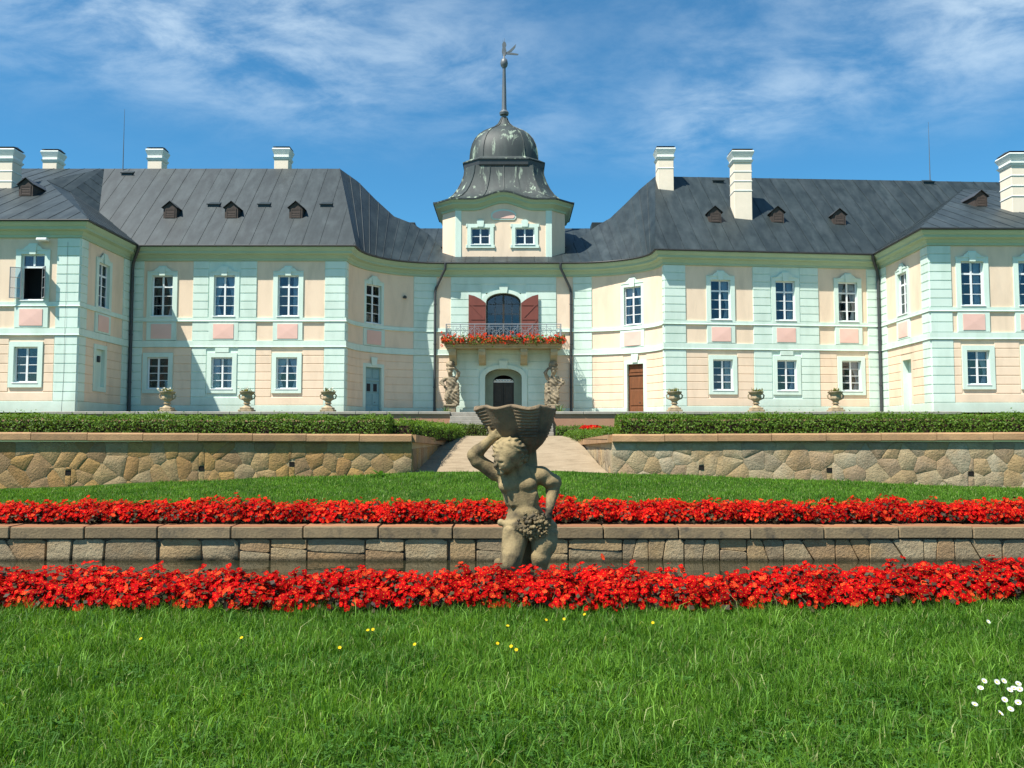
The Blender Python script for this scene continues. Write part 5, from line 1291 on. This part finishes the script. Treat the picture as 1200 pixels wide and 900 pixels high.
# basin: a fluted shell with ribs on every other lobe
bx, by, bz0 = SP(613, 534, .14); bzt = SP(604, 479, .14)[2]; rim_x = SP(604, 479, .14)[0]
N_, PR = 192, [(.10, 0.0), (.13, .03), (.19, .09), (.265, .17), (.335, .27), (.39, .38), (.43, .48), (.465, .58), (.49, .65), (.51, .70)]
Hh = bzt - bz0; fine = []; nfine = 90
for i in range(nfine + 1):
    f = i / nfine * .70
    for (r0, z0), (r1, z1) in zip(PR, PR[1:]):
        if z0 <= f <= z1 + 1e-9: fine.append((r0 + (r1 - r0) * (f - z0) / (z1 - z0), f)); break
vs = []
def lobe(a, zf):
    g = abs(math.sin(4 * a + .35)) ** .6; return 1 + (.11 * g - .07) * min(1, zf / .2)
for r, zf in fine:
    f = zf / .70
    for k in range(N_):
        a = 2 * PI * k / N_; ln = math.sin(4 * a + .35); rr = r * lobe(a, zf)
        if int(math.floor((4 * a + .35) / PI)) % 2 == 0 and f > .35: rr += .0065 * math.sin(zf * 2 * PI / .045) * min(1, abs(ln) * 2)
        vs.append((rim_x * f + bx * (1 - f) + rr * math.cos(a), by + rr * math.sin(a), bz0 + Hh * f + .016 * math.cos(8 * a + .7) * f ** 4))
top = len(fine)
for dr, dz in ((-.005, .025), (-.03, .028), (-.055, .0), (-.10, -.14), (-.25, -.22)):
    for k in range(N_):
        a = 2 * PI * k / N_; rr = (.51 + dr) * (lobe(a, .7) if dr > -.2 else 1); vs.append((rim_x + rr * math.cos(a), by + rr * math.sin(a), bzt + dz + .016 * math.cos(8 * a + .7)))
m_ = top + 5
MB().add(vs, [(j * N_ + k, j * N_ + (k + 1) % N_, (j + 1) * N_ + (k + 1) % N_, (j + 1) * N_ + k) for j in range(m_ - 1) for k in range(N_)] + [tuple((m_ - 1) * N_ + k for k in range(N_))]).build('basin', 'basin_stone', statue, smooth='all')
bx0 = SP(610, 684)[0]
MB().bbox(bx0 - .42, bx0 + .42, YS - .40, YS + .42, -.74, WATER - .06, .03).build('pedestal', 'basin_stone', statue)

# figures carrying the balcony
def atlas(px, mirror, label):
    x0 = atY(px, 440, 54.15).x; root = empty('portal_statue', (x0, 54.15, TERR), label, 'statue', 'figures under the balcony')
    pz = .95; MB().bbox(-.42, .42, -.40, .42, 0, .12, .02).bbox(-.34, .34, -.33, .36, .12, pz - .12, .015).bbox(-.42, .42, -.40, .42, pz - .12, pz, .03).build('pedestal', 'figure_stone', root, keep=False)
    f = Field((-.75, -.65, pz - .08), (.75, .60, 3.95), .036); m = mirror
    f.ell((0, 0, 1.35), (.33, .30, .50)); f.ell((.02 * m, 0, 1.9), (.30, .25, .35), .08); f.ell((.04 * m, -.02, 2.35), (.33, .24, .38), .08); f.ell((.03 * m, 0, 2.62), (.38, .2, .14), .06)
    f.cap((.02 * m, -.05, 2.72), (.0, -.12, 2.9), .13, .13, .04); f.ell((-.02 * m, -.14, 3.05), (.17, .19, .22), .03); f.ell((-.02 * m, -.10, 3.22), (.26, .25, .10), .03)       # head with cap
    f.cap((-.34 * m, 0, 2.6), (-.60 * m, -.12, 2.35), .13, .11, .03); f.cap((-.60 * m, -.12, 2.35), (-.38 * m, -.32, 2.15), .11, .08, .03)
    f.cap((.36 * m, 0, 2.6), (.52 * m, -.1, 2.95), .13, .11, .03); f.cap((.52 * m, -.1, 2.95), (.28 * m, -.1, 3.30), .10, .08, .03)
    f.cap((-.12 * m, -.16, 1.75), (-.22 * m, -.30, 1.35), .19, .15, .05); f.cap((-.22 * m, -.30, 1.35), (-.16 * m, -.18, .98), .13, .11, .05); f.cap((.16 * m, -.05, 1.7), (.20 * m, -.1, .98), .19, .12, .05)
    f.cap((.42 * m, -.02, 2.2), (.38 * m, -.08, 1.0), .15, .2, .08)
    for q in range(6): f.cap(((-.3 + .11 * q) * m, -.2, 2.1 - .08 * q), ((-.25 + .13 * q) * m, -.28, 1.5 - .06 * q), .05, .035, .03)
    f.cap((-.36 * m, -.12, 2.05), (.3 * m, -.25, 1.75), .08, .07, .03); f.ell((0, .1, 3.5), (.30, .26, .24), .06)
    f.bump((0, 0, 2.2), 2.0, lambda X, Y, Z: .020 * np.sin(X * 17 + 4 * np.sin(Z * 5)) * np.sin(Z * 11 + Y * 9) + .012 * np.sin(Z * 27 + X * 20))
    for c in ((-.06, 3.06), (.05, 3.06)): f.cut((c[0] - .02 * m, -.33, c[1]), (.035, .04, .025), .02)
    V, F = f.mesh(); V = relax(V, F, 1, .4); o = np_obj('figure', V, F, ['figure_stone'], smooth=True); o.parent = root
atlas(528, 1, 'robed stone figure under the balcony corner nearest the blue door')
atlas(648.5, -1, 'robed stone figure under the balcony corner nearest the brown door')

# ------------------------------------------------------------------ urns on the terrace edge
def urn(px, label, plant):
    p = atY(px, 482, 38.35); root = empty('urn', (p.x, 38.25, TERR + .03), label, 'urn', 'stone urns along the terrace edge')
    MB().bbox(-.31, .31, -.31, .31, 0, .09, .015).bbox(-.25, .25, -.25, .25, .092, .19, .02).build('plinth', 'urn_stone', root, keep=False)
    prof = [(.20, .19), (.19, .22), (.12, .27), (.10, .32), (.13, .35), (.17, .37), (.13, .40), (.12, .44), (.15, .48), (.21, .53), (.24, .60), (.235, .66), (.215, .72), (.24, .78), (.30, .83), (.335, .86), (.335, .90), (.29, .90), (.25, .84)]
    MB().lathe(prof, 32, (0, 0, 0), lambda a, z: 1 + (.06 * math.cos(10 * a) if .48 < z < .80 else (.03 * math.cos(10 * a) if z >= .8 else 0))).build('vessel', 'urn_stone', root, smooth=60, keep=False)
    for s in (-1, 1):
        MB().tube([(s * .22, 0, .55), (s * .33, 0, .60), (s * .36, 0, .72), (s * .30, 0, .80), (s * .22, 0, .76)], [.03, .035, .035, .03, .03], 6).build('handle', 'urn_stone', root, smooth=True, keep=False)
    rs = NR; n = 60; a = rs.uniform(0, 2 * PI, n); lean = rs.uniform(.1, 1.1, n); L = rs.uniform(.14, .32, n); B = np.stack([rs.normal(0, .10, n), rs.normal(0, .10, n), np.full(n, .85)], 1)
    D = np.stack([np.cos(a) * np.sin(lean), np.sin(a) * np.sin(lean), np.cos(lean)], 1); S = np.stack([-np.sin(a), np.cos(a), np.zeros(n)], 1) * .022
    T = B + D * L[:, None]; Mi = B + D * (L * .5)[:, None] + np.array((0, 0, .02)); T[:, 2] -= .05
    V = np.stack([B - S * .5, B + S * .5, Mi + S, Mi - S, Mi - S, Mi + S, T + S * .1, T - S * .1], 1).reshape(-1, 3); F = (np.arange(n * 8).reshape(n * 2, 4))
    parts = [(V, F, np.repeat(green(n, (.10, .12, .035), (.26, .24, .08)) if plant != 'green' else green(n), 8, 0), 0)]
    if plant in ('white', 'few'):
        k = 14 if plant == 'white' else 5; C = np.stack([rs.normal(.06, .25, k), rs.normal(-.05, .16, k), rs.uniform(.9, 1.12, k)], 1); C[:, 2] = np.maximum(C[:, 2], .94)
        for v, f, t, mi in flower_cloud(C, np.tile((0, -.8, .5), (k, 1)), .05, np.tile((.75, .72, .66), (k, 1))): parts.append((v, f, t, mi))
    V, F, T, MI = join(parts); o = np_obj('plant', V, F, ['leaf'], T); o.parent = root
urn(197, 'stone urn with white flowers, standing before the shaded corner by the left pavilion', 'white')
urn(290, 'stone urn with short dry greenery, before the grooved mint bay of the shaded-door wing', 'few')
urn(385, 'stone urn with pale tufted plant, before the corner pilaster next to the blue door', 'few')
urn(790, 'stone urn with sparse wispy plant, before the corner pilaster next to the brown door', 'few')
urn(885.5, 'stone urn with low dry plant, before the sunlit wing between its first two bays', 'dry')
urn(978.5, 'stone urn with low dry plant, before the sunlit wing near the downpipe', 'dry')
def agave(px, Y, s, label):
    p = atY(px, 480, Y); root = empty('agave', (p.x, Y, TERR), label, 'plant')
    MB().lathe([(.13, 0), (.19, .28), (.21, .30), (.21, .34), (.17, .34)], 16).build('pot', 'terracotta', root, smooth=50, keep=False)
    rs = random.Random(int(px)); V = []; F = []
    for k in range(16):
        a = k * 2.4; el = .35 + .75 * k / 16; L = s * rs.uniform(.8, 1.1); d = Vector((math.cos(a) * math.cos(el), math.sin(a) * math.cos(el), math.sin(el))); sd = Vector((-math.sin(a), math.cos(a), 0)); b0 = Vector((0, 0, .33)); o = len(V)
        for f, w in ((0, .03), (.4, .045), (.8, .025), (1, .003)): c = b0 + d * L * f + Vector((0, 0, .10 * f * (1 - f))); V += [c - sd * w * 1.0, c + sd * w * 1.0]
        F += [(o + 2 * j, o + 2 * j + 1, o + 2 * j + 3, o + 2 * j + 2) for j in range(3)]
    V = np.array([tuple(v) for v in V]); F = np.array(F); o = np_obj('leaves', V, F, ['leaf'], np.tile((.10, .17, .09), (len(V), 1))); o.parent = root
agave(523, 52.9, .55, 'spiky potted agave at the foot of the figure by the blue door'); agave(655.5, 52.9, .75, 'spiky potted agave at the foot of the figure by the brown door')

# ------------------------------------------------------------------ clipped hedges
def hedge(x0, x1, yf, depth, zf, h, label, name='hedge', dens=1300, lf=.055, cat='hedge', along='x', col=((.055, .125, .012), (.15, .25, .03))):
    """box of leaves along x (yf: front as a function) or along y"""
    root = empty(name, ((x0 + x1) / 2, yf((x0 + x1) / 2), zf((x0 + x1) / 2)) if along == 'x' else (yf((x0 + x1) / 2), (x0 + x1) / 2, zf((x0 + x1) / 2)), label, cat)
    n1 = int(abs(x1 - x0) * h * dens); n2 = int(abs(x1 - x0) * depth * dens * 1.1); n3 = int(h * depth * dens)
    rs = NR; u = rs.uniform(x0, x1, n1 * 2 + n2); w = np.concatenate([np.zeros(n1), np.full(n1, depth), rs.uniform(0, depth, n2)]); z = np.concatenate([rs.uniform(0, h, 2 * n1), np.full(n2, h)])
    nn = np.concatenate([np.tile((0, -1, .25), (n1, 1)), np.tile((0, 1, .25), (n1, 1)), np.tile((0, -.15, 1), (n2, 1))])
    ue = np.concatenate([np.full(n3, x0), np.full(n3, x1)]); u = np.concatenate([u, ue]); w = np.concatenate([w, rs.uniform(0, depth, 2 * n3)]); z = np.concatenate([z, rs.uniform(0, h, 2 * n3)])
    nn = np.concatenate([nn, np.tile((-1, 0, .2), (n3, 1)), np.tile((1, 0, .2), (n3, 1))])
    n = len(u); w = w + rs.normal(0, .035, n) + .03 * np.sin(u * 3.1) ; z = z + rs.normal(0, .030, n) + .020 * np.sin(u * 2.3 + 1) + .014 * np.sin(u * 7.1) + np.where(rs.uniform(0, 1, n) > .972, rs.uniform(0, .10, n), 0) * (z > h * .9)
    # round the long top edges
    ed = np.minimum(w, depth - w); z = z - np.clip(.10 - ed, 0, .2) * .5 * (z > h * .7)
    yff = np.vectorize(yf)(u); zff = np.vectorize(zf)(u)
    if along == 'x': C = np.stack([u, yff + w, zff + z], 1)
    else: C = np.stack([yff + w, u, zff + z], 1); nn = nn[:, [1, 0, 2]]
    v, f, t = leaf_cloud(C, nn, lf, lf * .6, green(n, *col), .55, .15)
    o = np_obj('foliage', v, f, ['leaf'], t); o.parent = root; o.matrix_parent_inverse = wmat(root).inverted()
    mb = MB(); K = max(1, int(abs(x1 - x0) / 1.0)); vs = []; i_ = .07
    for k in range(K + 1):
        uu = x0 + i_ + (x1 - x0 - 2 * i_) * k / K
        for ww, zz in ((i_, -.05), (i_, h - .10), (depth - i_, h - .10), (depth - i_, -.05)):
            vs.append((uu, yf(uu) + ww, zf(uu) + zz) if along == 'x' else (yf(uu) + ww, uu, zf(uu) + zz))
    mb.add(vs, [(4 * k + a, 4 * k + (a + 1) % 4, 4 * k + 4 + (a + 1) % 4, 4 * k + 4 + a) for k in range(K) for a in range(4)] + [(0, 1, 2, 3), (4 * K + 3, 4 * K + 2, 4 * K + 1, 4 * K)])
    mb.build('dark_core', 'soil', root); return root  # added solid dark core box behind the leaves
HZ = lambda x: EYE + .015
hedge(-14.5, -2.75, lambda x: wallY(x) + .30, .85, HZ, .42, 'clipped green hedge on top of the rusty orange rubble wall')
hedge(2.40, 14.5, lambda x: wallY(x) + .30, .85, HZ, .44, 'clipped green hedge on top of the pale tan rubble wall')
hedge(19.6, 30.5, lambda y: -2.95 + .055 * (y - 19.6), .68, lambda y: EYE - .06, .42, 'low hedge running back along the shaded edge of the sandy path', along='y', dens=500)
hedge(21.5, 31.0, lambda y: 2.30 - .045 * (y - 21.5), .70, lambda y: EYE - .10, .27, 'low hedge running back along the sunny edge of the sandy path', along='y', dens=500, col=((.05, .11, .012), (.14, .24, .03)))
hedge(-7.5, -1.0, lambda x: 35.3, .6, lambda x: 1.54, .54, 'small dark hedge at the foot of the steps on the shaded side', dens=700, lf=.08, col=((.05, .09, .012), (.12, .16, .03)))
hedge(1.85, 8.5, lambda x: 35.3, .6, lambda x: 1.54, .46, 'small light hedge below the terrace wall beside the red flower patch', dens=700, lf=.08, col=((.05, .10, .012), (.13, .22, .03)))

# ------------------------------------------------------------------ begonia beds
def begonias(name, x0, x1, y0, y1, zf, h, nfl, nlf, size, label, right=None):
    rs = NR; step = .225; pl = []
    ys = np.arange(y0 + .12, y1 - .05, step)
    for j, y in enumerate(ys):
        for x in np.arange(x0 + (j % 2) * step / 2, x1, step):
            edge = 1.0 if 0 < j < len(ys) - 1 else .86
            pl.append((x + rs.normal(0, .05), y + rs.normal(0, .04), rs.uniform(.17, .23), h * edge * rs.uniform(.76, 1.20) * (1 + .12 * math.sin(x * 1.9) * math.sin(x * .7 + 1))))
    pl = np.array(pl); zb = np.array([zf(x, y) for x, y, _, _ in pl])
    def scatter(n, lo, hi, inner):
        k = rs.integers(0, len(pl), n); th = rs.uniform(0, 2 * PI, n); ph = np.arccos(rs.uniform(lo, hi, n)); q = rs.uniform(inner, 1.05, n)
        N = np.stack([np.sin(ph) * np.cos(th), np.sin(ph) * np.sin(th), np.cos(ph)], 1); r = pl[k, 2] * q; H_ = pl[k, 3] * q
        C = np.stack([pl[k, 0] + N[:, 0] * r, pl[k, 1] + N[:, 1] * r, zb[k] + .05 + N[:, 2] * (H_ - .05)], 1); return C, N, k
    C, N, kk = scatter(nfl, .05, 1.0, .80); pt = rs.uniform(.62, 1.2, len(pl))[kk][:, None]; C[:, 2] += rs.exponential(.012, nfl); parts = [(v, f, t, 0) for v, f, t, _ in flower_cloud(C, N + np.array((-.15, -.45, .35)), size, reds(nfl) * pt, jit=.30)]
    C, N, kk = scatter(nlf, -.05, 1.0, .45); t = rs.uniform(0, 1, nlf)[:, None]; tc = np.array((.030, .014, .012)) * (1 - t) + np.array((.060, .050, .018)) * t
    v, f, t = leaf_cloud(C, N + np.array((0, -.2, .3)),   .058, .048, tc, .45, .12); parts.append((v, f, t, 1))
    V, F, T, MI = join(parts); o = np_obj(name, V, F, ['petal', 'bronze_leaf'], T, MI); tag(o, label, 'flower bed', None, 'stuff'); return o
begonias('begonia_bed', -7.5, 7.5, 7.80, 8.68, bed_z, .29, 17500, 15000, .035, 'dense row of bright red begonias between the lawn and the pool')
begonias('begonia_bed', -10.5, 10.5, 13.02, 13.98, lambda x, y: .275, .31, 27000, 17000, .036, 'dense row of bright red begonias along the far pool coping')
# small patch of red flowers by the terrace
C = np.stack([NR.normal(3.15, .14, 160), NR.normal(33.8, .10, 160), NR.uniform(1.86, 2.02, 160)], 1); V, F, T, MI = join(flower_cloud(C, np.tile((0, -.6, .7), (160, 1)), .09, reds(160)))
v2, f2, t2 = leaf_cloud(C - np.array((0, 0, .10)), np.tile((0, -.3, .8), (160, 1)), .12, .09, green(160)); V, F, T, MI = join([(V, F, T, 0), (v2, f2, t2, 1)])
tag(np_obj('flower_patch', V, F, ['petal', 'leaf'], T, MI), 'small patch of red flowers beside the far end of the sandy path', 'flower bed', None, 'stuff')

# ------------------------------------------------------------------ grass
def vnoise(X, Y, s, seed):
    r = np.random.default_rng(seed); out = 0
    for k in range(5):
        a, b_, c = r.uniform(-1, 1, 2), r.uniform(0, 6.3), s * (1.0 + .6 * k); out = out + np.sin((X * a[0] + Y * a[1]) * c * 2.2 + b_) / (1 + .3 * k)
    return out / 3
def blades(n, X, Y, Zf, L0, L1, W, rs=NR, colr=None, lean=.55):
    Z = np.array([Zf(a, b_) for a, b_ in zip(X, Y)]) if n < 60000 else Zf(X, Y)
    a = rs.uniform(0, 2 * PI, n); L = rs.uniform(L0, L1, n) * rs.uniform(.7, 1.15, n) * np.clip(1 + .45 * vnoise(X, Y, 5.0, 17) + .3 * vnoise(X, Y, 12.0, 23), .4, 1.9); le = np.abs(rs.normal(lean, .35, n)); dx = np.stack([np.cos(a), np.sin(a)], 1); w = W * rs.uniform(.7, 1.4, n)
    sd = np.stack([-np.sin(a), np.cos(a), np.zeros(n)], 1) * w[:, None] * .5; B = np.stack([X, Y, Z - .004], 1)
    tw = rs.uniform(0, PI, n); sd = sd * np.cos(tw)[:, None] + np.stack([np.cos(a), np.sin(a), np.zeros(n)], 1) * (w * .5 * np.sin(tw))[:, None]
    m1 = B + np.concatenate([dx * (L * .42 * np.sin(le * .55))[:, None], (L * .55 * np.cos(le * .55))[:, None]], 1); tp = m1 + np.concatenate([dx * (L * .55 * np.sin(np.minimum(le * 1.5, 1.9)))[:, None], (L * .5 * np.cos(np.minimum(le * 1.5, 1.9)))[:, None]], 1)
    V = np.stack([B - sd, B + sd, m1 + sd * .85, m1 - sd * .85, tp], 1).reshape(-1, 3); o = np.arange(n)[:, None] * 5
    F = np.concatenate([o + np.array((0, 1, 2)), o + np.array((0, 2, 3)), o + np.array((3, 2, 4))], 0)
    return V, F, np.repeat(colr, 5, 0)
def fz_np(X, Y):
    def ss(a, b_, x): t = np.clip((x - a) / (b_ - a), 0, 1); return t * t * (3 - 2 * t)
    return .018 * np.sin(X * 1.7 + Y * .6) * np.sin(Y * 1.3 - X * .4) + .10 * ss(2.2, 5.0, X) * ss(5.5, 8.0, Y)
def grass_cols(X, Y, rs=NR):
    n = len(X); t = np.clip(.5 + .26 * vnoise(X, Y, 1.3, 3) + .24 * vnoise(X, Y, 4.5, 9) + rs.normal(0, .28, n), 0, 1)[:, None]
    c = np.array((.030, .105, .006)) * (1 - t) + np.array((.145, .295, .026)) * t
    dry = (rs.uniform(0, 1, n) > .95)[:, None]; return np.where(dry, np.array((.26, .30, .11)), c)
n = 365000; Y = 2.6 + (8.0 - 2.6) * NR.uniform(0, 1, n) ** .85; X = NR.uniform(-1, 1, n) * (2.5 + Y * .70)
Lf = 1 + .35 * vnoise(X, Y, 2.0, 17)
g1 = blades(n, X, Y, fz_np, .040, .100, .0055, colr=grass_cols(X, Y)); 
n = 16000; Y2 = NR.normal(7.82, .10, n); X2 = NR.uniform(-7.5, 7.5, n); g2 = blades(n, X2, Y2, lambda a, b_: front_z(a, b_), .06, .15, .0045, colr=grass_cols(X2, Y2), lean=.4)
# taller tufts
n = 20000; ct = NR.integers(0, 420, n); cxx = NR.uniform(-6.5, 6.5, 420); cyy = NR.uniform(3.2, 7.8, 420); X3 = cxx[ct] + NR.normal(0, .05, n); Y3 = cyy[ct] + NR.normal(0, .05, n)
g3 = blades(n, X3, Y3, lambda a, b_: front_z(a, b_), .07, .16, .0065, colr=grass_cols(X3, Y3) * 1.1, lean=.65)
n = 15000; Y4 = 3.0 + 4.8 * NR.uniform(0, 1, n) ** .9; X4 = NR.uniform(-1, 1, n) * (1.2 + Y4 * .72); g4 = blades(n, X4, Y4, lambda a, b_: front_z(a, b_), .12, .22, .0055, colr=grass_cols(X4, Y4) * 1.3 + .01, lean=1.0)
V, F, T, MI = join([(*g1, 0), (*g2, 0), (*g3, 0), (*g4, 0)])
tag(np_obj('grass', V, F, ['leaf'], T), 'lush uneven grass of the near lawn below the red flowers', 'grass', None, 'stuff')
n = 150000; X = NR.uniform(-13, 13, n); Y = NR.uniform(13.95, 18.75, n); k = Y < 18.72 - .095 * np.maximum(0, np.abs(X) - 2.1) - np.where(X < -7.5, .35, .02); X, Y = X[k], Y[k]; n = len(X)
def rz_np(X, Y):
    wy = 18.8 - .095 * np.maximum(0, np.abs(X) - 2.1); tz = .86 - .36 * np.minimum(1.0, np.abs(X) / 11.0) ** 1.3; t = np.clip((Y - 14.0) / (wy - 14.0), 0, 1); return .27 + (tz - .27) * t + .012 * np.sin(X * 2.1 + Y)
g = blades(n, X, Y, rz_np, .035, .075, .010, colr=grass_cols(X, Y) * 1.12, lean=.5)
tag(np_obj('grass', g[0], g[1], ['leaf'], g[2]), 'short grass on the slope between the pool and the rubble walls', 'grass', None, 'stuff')
# clover among the near grass
n = 11000; Y = 3.0 + 3.0 * NR.uniform(0, 1, n) ** 1.6; X = NR.uniform(-1, 1, n) * (1.2 + Y * .70); k = (vnoise(X, Y, 1.6, 31) > -.1); X, Y = X[k], Y[k]; n = len(X); parts = []
B = np.stack([X, Y, fz_np(X, Y) + NR.uniform(.030, .062, n)], 1); tl = green(n, (.035, .11, .012), (.085, .20, .03)); rot = NR.uniform(0, 2 * PI, n); tz = NR.normal(0, .25, (n, 2))
for q in range(3):
    a = rot + 2 * PI * q / 3; u = np.stack([np.cos(a), np.sin(a), tz[:, 0] * np.cos(a) + tz[:, 1] * np.sin(a)], 1); w = np.stack([-np.sin(a), np.cos(a), -tz[:, 0] * np.sin(a) + tz[:, 1] * np.cos(a)], 1); s = .017
    parts.append((np.stack([B, B + u * s * .7 + w * s * .55, B + u * s * 1.25, B + u * s * .7 - w * s * .55], 1).reshape(-1, 3), np.arange(n * 4).reshape(n, 4), np.repeat(tl, 4, 0), 0))
V, F, T, MI = join(parts); tag(np_obj('clover', V, F, ['leaf'], T), 'clover leaves growing through the nearest grass', 'clover', None, 'stuff')

# ------------------------------------------------------------------ single small flowers and weeds in the lawn
def disc_flower(rad, petals, pc, cc, up=.3):
    mb = MB(); V = []; F = []; T = []
    for k in range(petals):
        a = 2 * PI * k / petals; u = Vector((math.cos(a), math.sin(a), 0)); w = Vector((-math.sin(a), math.cos(a), 0)); o = len(V)
        V += [u * rad * .25 - w * rad * .08, u * rad * .25 + w * rad * .08, u * rad + w * rad * .13 + Vector((0, 0, rad * up)), u * rad - w * rad * .13 + Vector((0, 0, rad * up))]; F.append((o, o + 1, o + 2, o + 3)); T += [pc] * 4
    for k in range(8):
        a, b_ = 2 * PI * k / 8, 2 * PI * (k + 1) / 8; o = len(V); r = rad * .38
        V += [Vector((0, 0, rad * .3)), Vector((r * math.cos(a), r * math.sin(a), rad * .1)), Vector((r * math.cos((a + b_) / 2), r * math.sin((a + b_) / 2), rad * .1)), Vector((r * math.cos(b_), r * math.sin(b_), rad * .1))]; F.append((o, o + 1, o + 2, o + 3)); T += [cc] * 4
    return np_mesh('blossom', np.array([tuple(v) for v in V]), np.array(F), ['petal'], np.array(T))
DAISY = disc_flower(.0165, 16, (.80, .80, .78), (.75, .55, .05)); DAND = disc_flower(.012, 18, (.80, .55, .02), (.75, .45, .01), .2)
def stalk(h): return MB().tube([(0, 0, 0), (.003, 0, h * .6), (0, 0, h)], .0018, 5)
STALK = MB().tube([(0, 0, -.01), (.003, 0, .09), (0, 0, .155)], .0018, 5).mesh('stalk', 'lawn_soil')
def small_flower(px, py, me, label, group, name, cat):
    p = atZ(px, py, .155); p.z = front_z(p.x, p.y); root = empty(name, tuple(p), label, cat, group); inst('stalk', STALK, root)
    b_ = inst('blossom', me, root, (0, 0, .155)); b_.rotation_euler = (RD.uniform(.4, .9), RD.uniform(-.3, .3), RD.uniform(-.6, .6))
for px, py in ((1149, 804), (1153, 796), (1168, 797), (1176, 796), (1183, 806), (1188, 804), (1193, 799), (1195, 805), (1193, 820), (1177, 817), (1142, 823), (1184, 828), (1172, 833)): small_flower(px, py, DAISY, 'white daisy in the loose cluster growing in the near lawn', 'daisies in the near lawn', 'daisy', 'daisy')
small_flower(1158, 731, DAISY, 'lone white daisy in the lawn close to the red flowers', None, 'daisy', 'daisy')
for px, py in ((431, 740), (437, 739), (283, 748), (165, 748), (583, 753), (599, 756), (605, 760), (595, 732), (640, 725), (661, 724), (685, 719), (765, 729), (398, 762), (486, 757)): small_flower(px, py, DAND, 'small yellow dandelion flower in the near lawn', 'dandelions in the near lawn', 'dandelion', 'dandelion')
def dock(px, py, Y, zf, s, label, nl=9, group=None):
    p = atY(px, py, Y); z = zf(p.x, Y); root = empty('weed', (p.x, Y, z), label, 'weed', group); V = []; F = []; T = []; rs = random.Random(int(px))
    for k in range(nl):
        a = rs.uniform(0, 6.28); el = rs.uniform(.25, 1.0); d = Vector((math.cos(a) * math.cos(el), math.sin(a) * math.cos(el), math.sin(el))); sd = Vector((-math.sin(a), math.cos(a), 0)); L = s * rs.uniform(.7, 1.1); o = len(V)
        for f, w in ((0, .02), (.3, .12), (.6, .17), (.85, .10), (1, .01)): c = d * L * f - Vector((0, 0, .45 * L * f * f * math.cos(el))); V += [c - sd * w * L + Vector((0, 0, .02 * L)), c + sd * w * L + Vector((0, 0, .02 * L))]
        F += [(o + 2 * j, o + 2 * j + 1, o + 2 * j + 3, o + 2 * j + 2) for j in range(4)]; T += [(.06, .17, .025)] * 10
    o = np_obj('leaves', np.array([tuple(v) for v in V]), np.array(F), ['leaf'], np.array(T)); o.parent = root
dock(446, 551, 18.35, rear_z, .30, 'broad-leaved weed at the foot of the orange rubble wall')
dock(267, 563, 16.9, rear_z, .16, 'small broad-leaved weed in the sloping grass')
for px, py in ((540, 752), (222, 775), (200, 828), (262, 850)):
    p = atZ(px, py, .02); dock(px, py, p.y, front_z, .10, 'flat broad-leaved weed in the near lawn', 6, 'weeds in the near lawn')
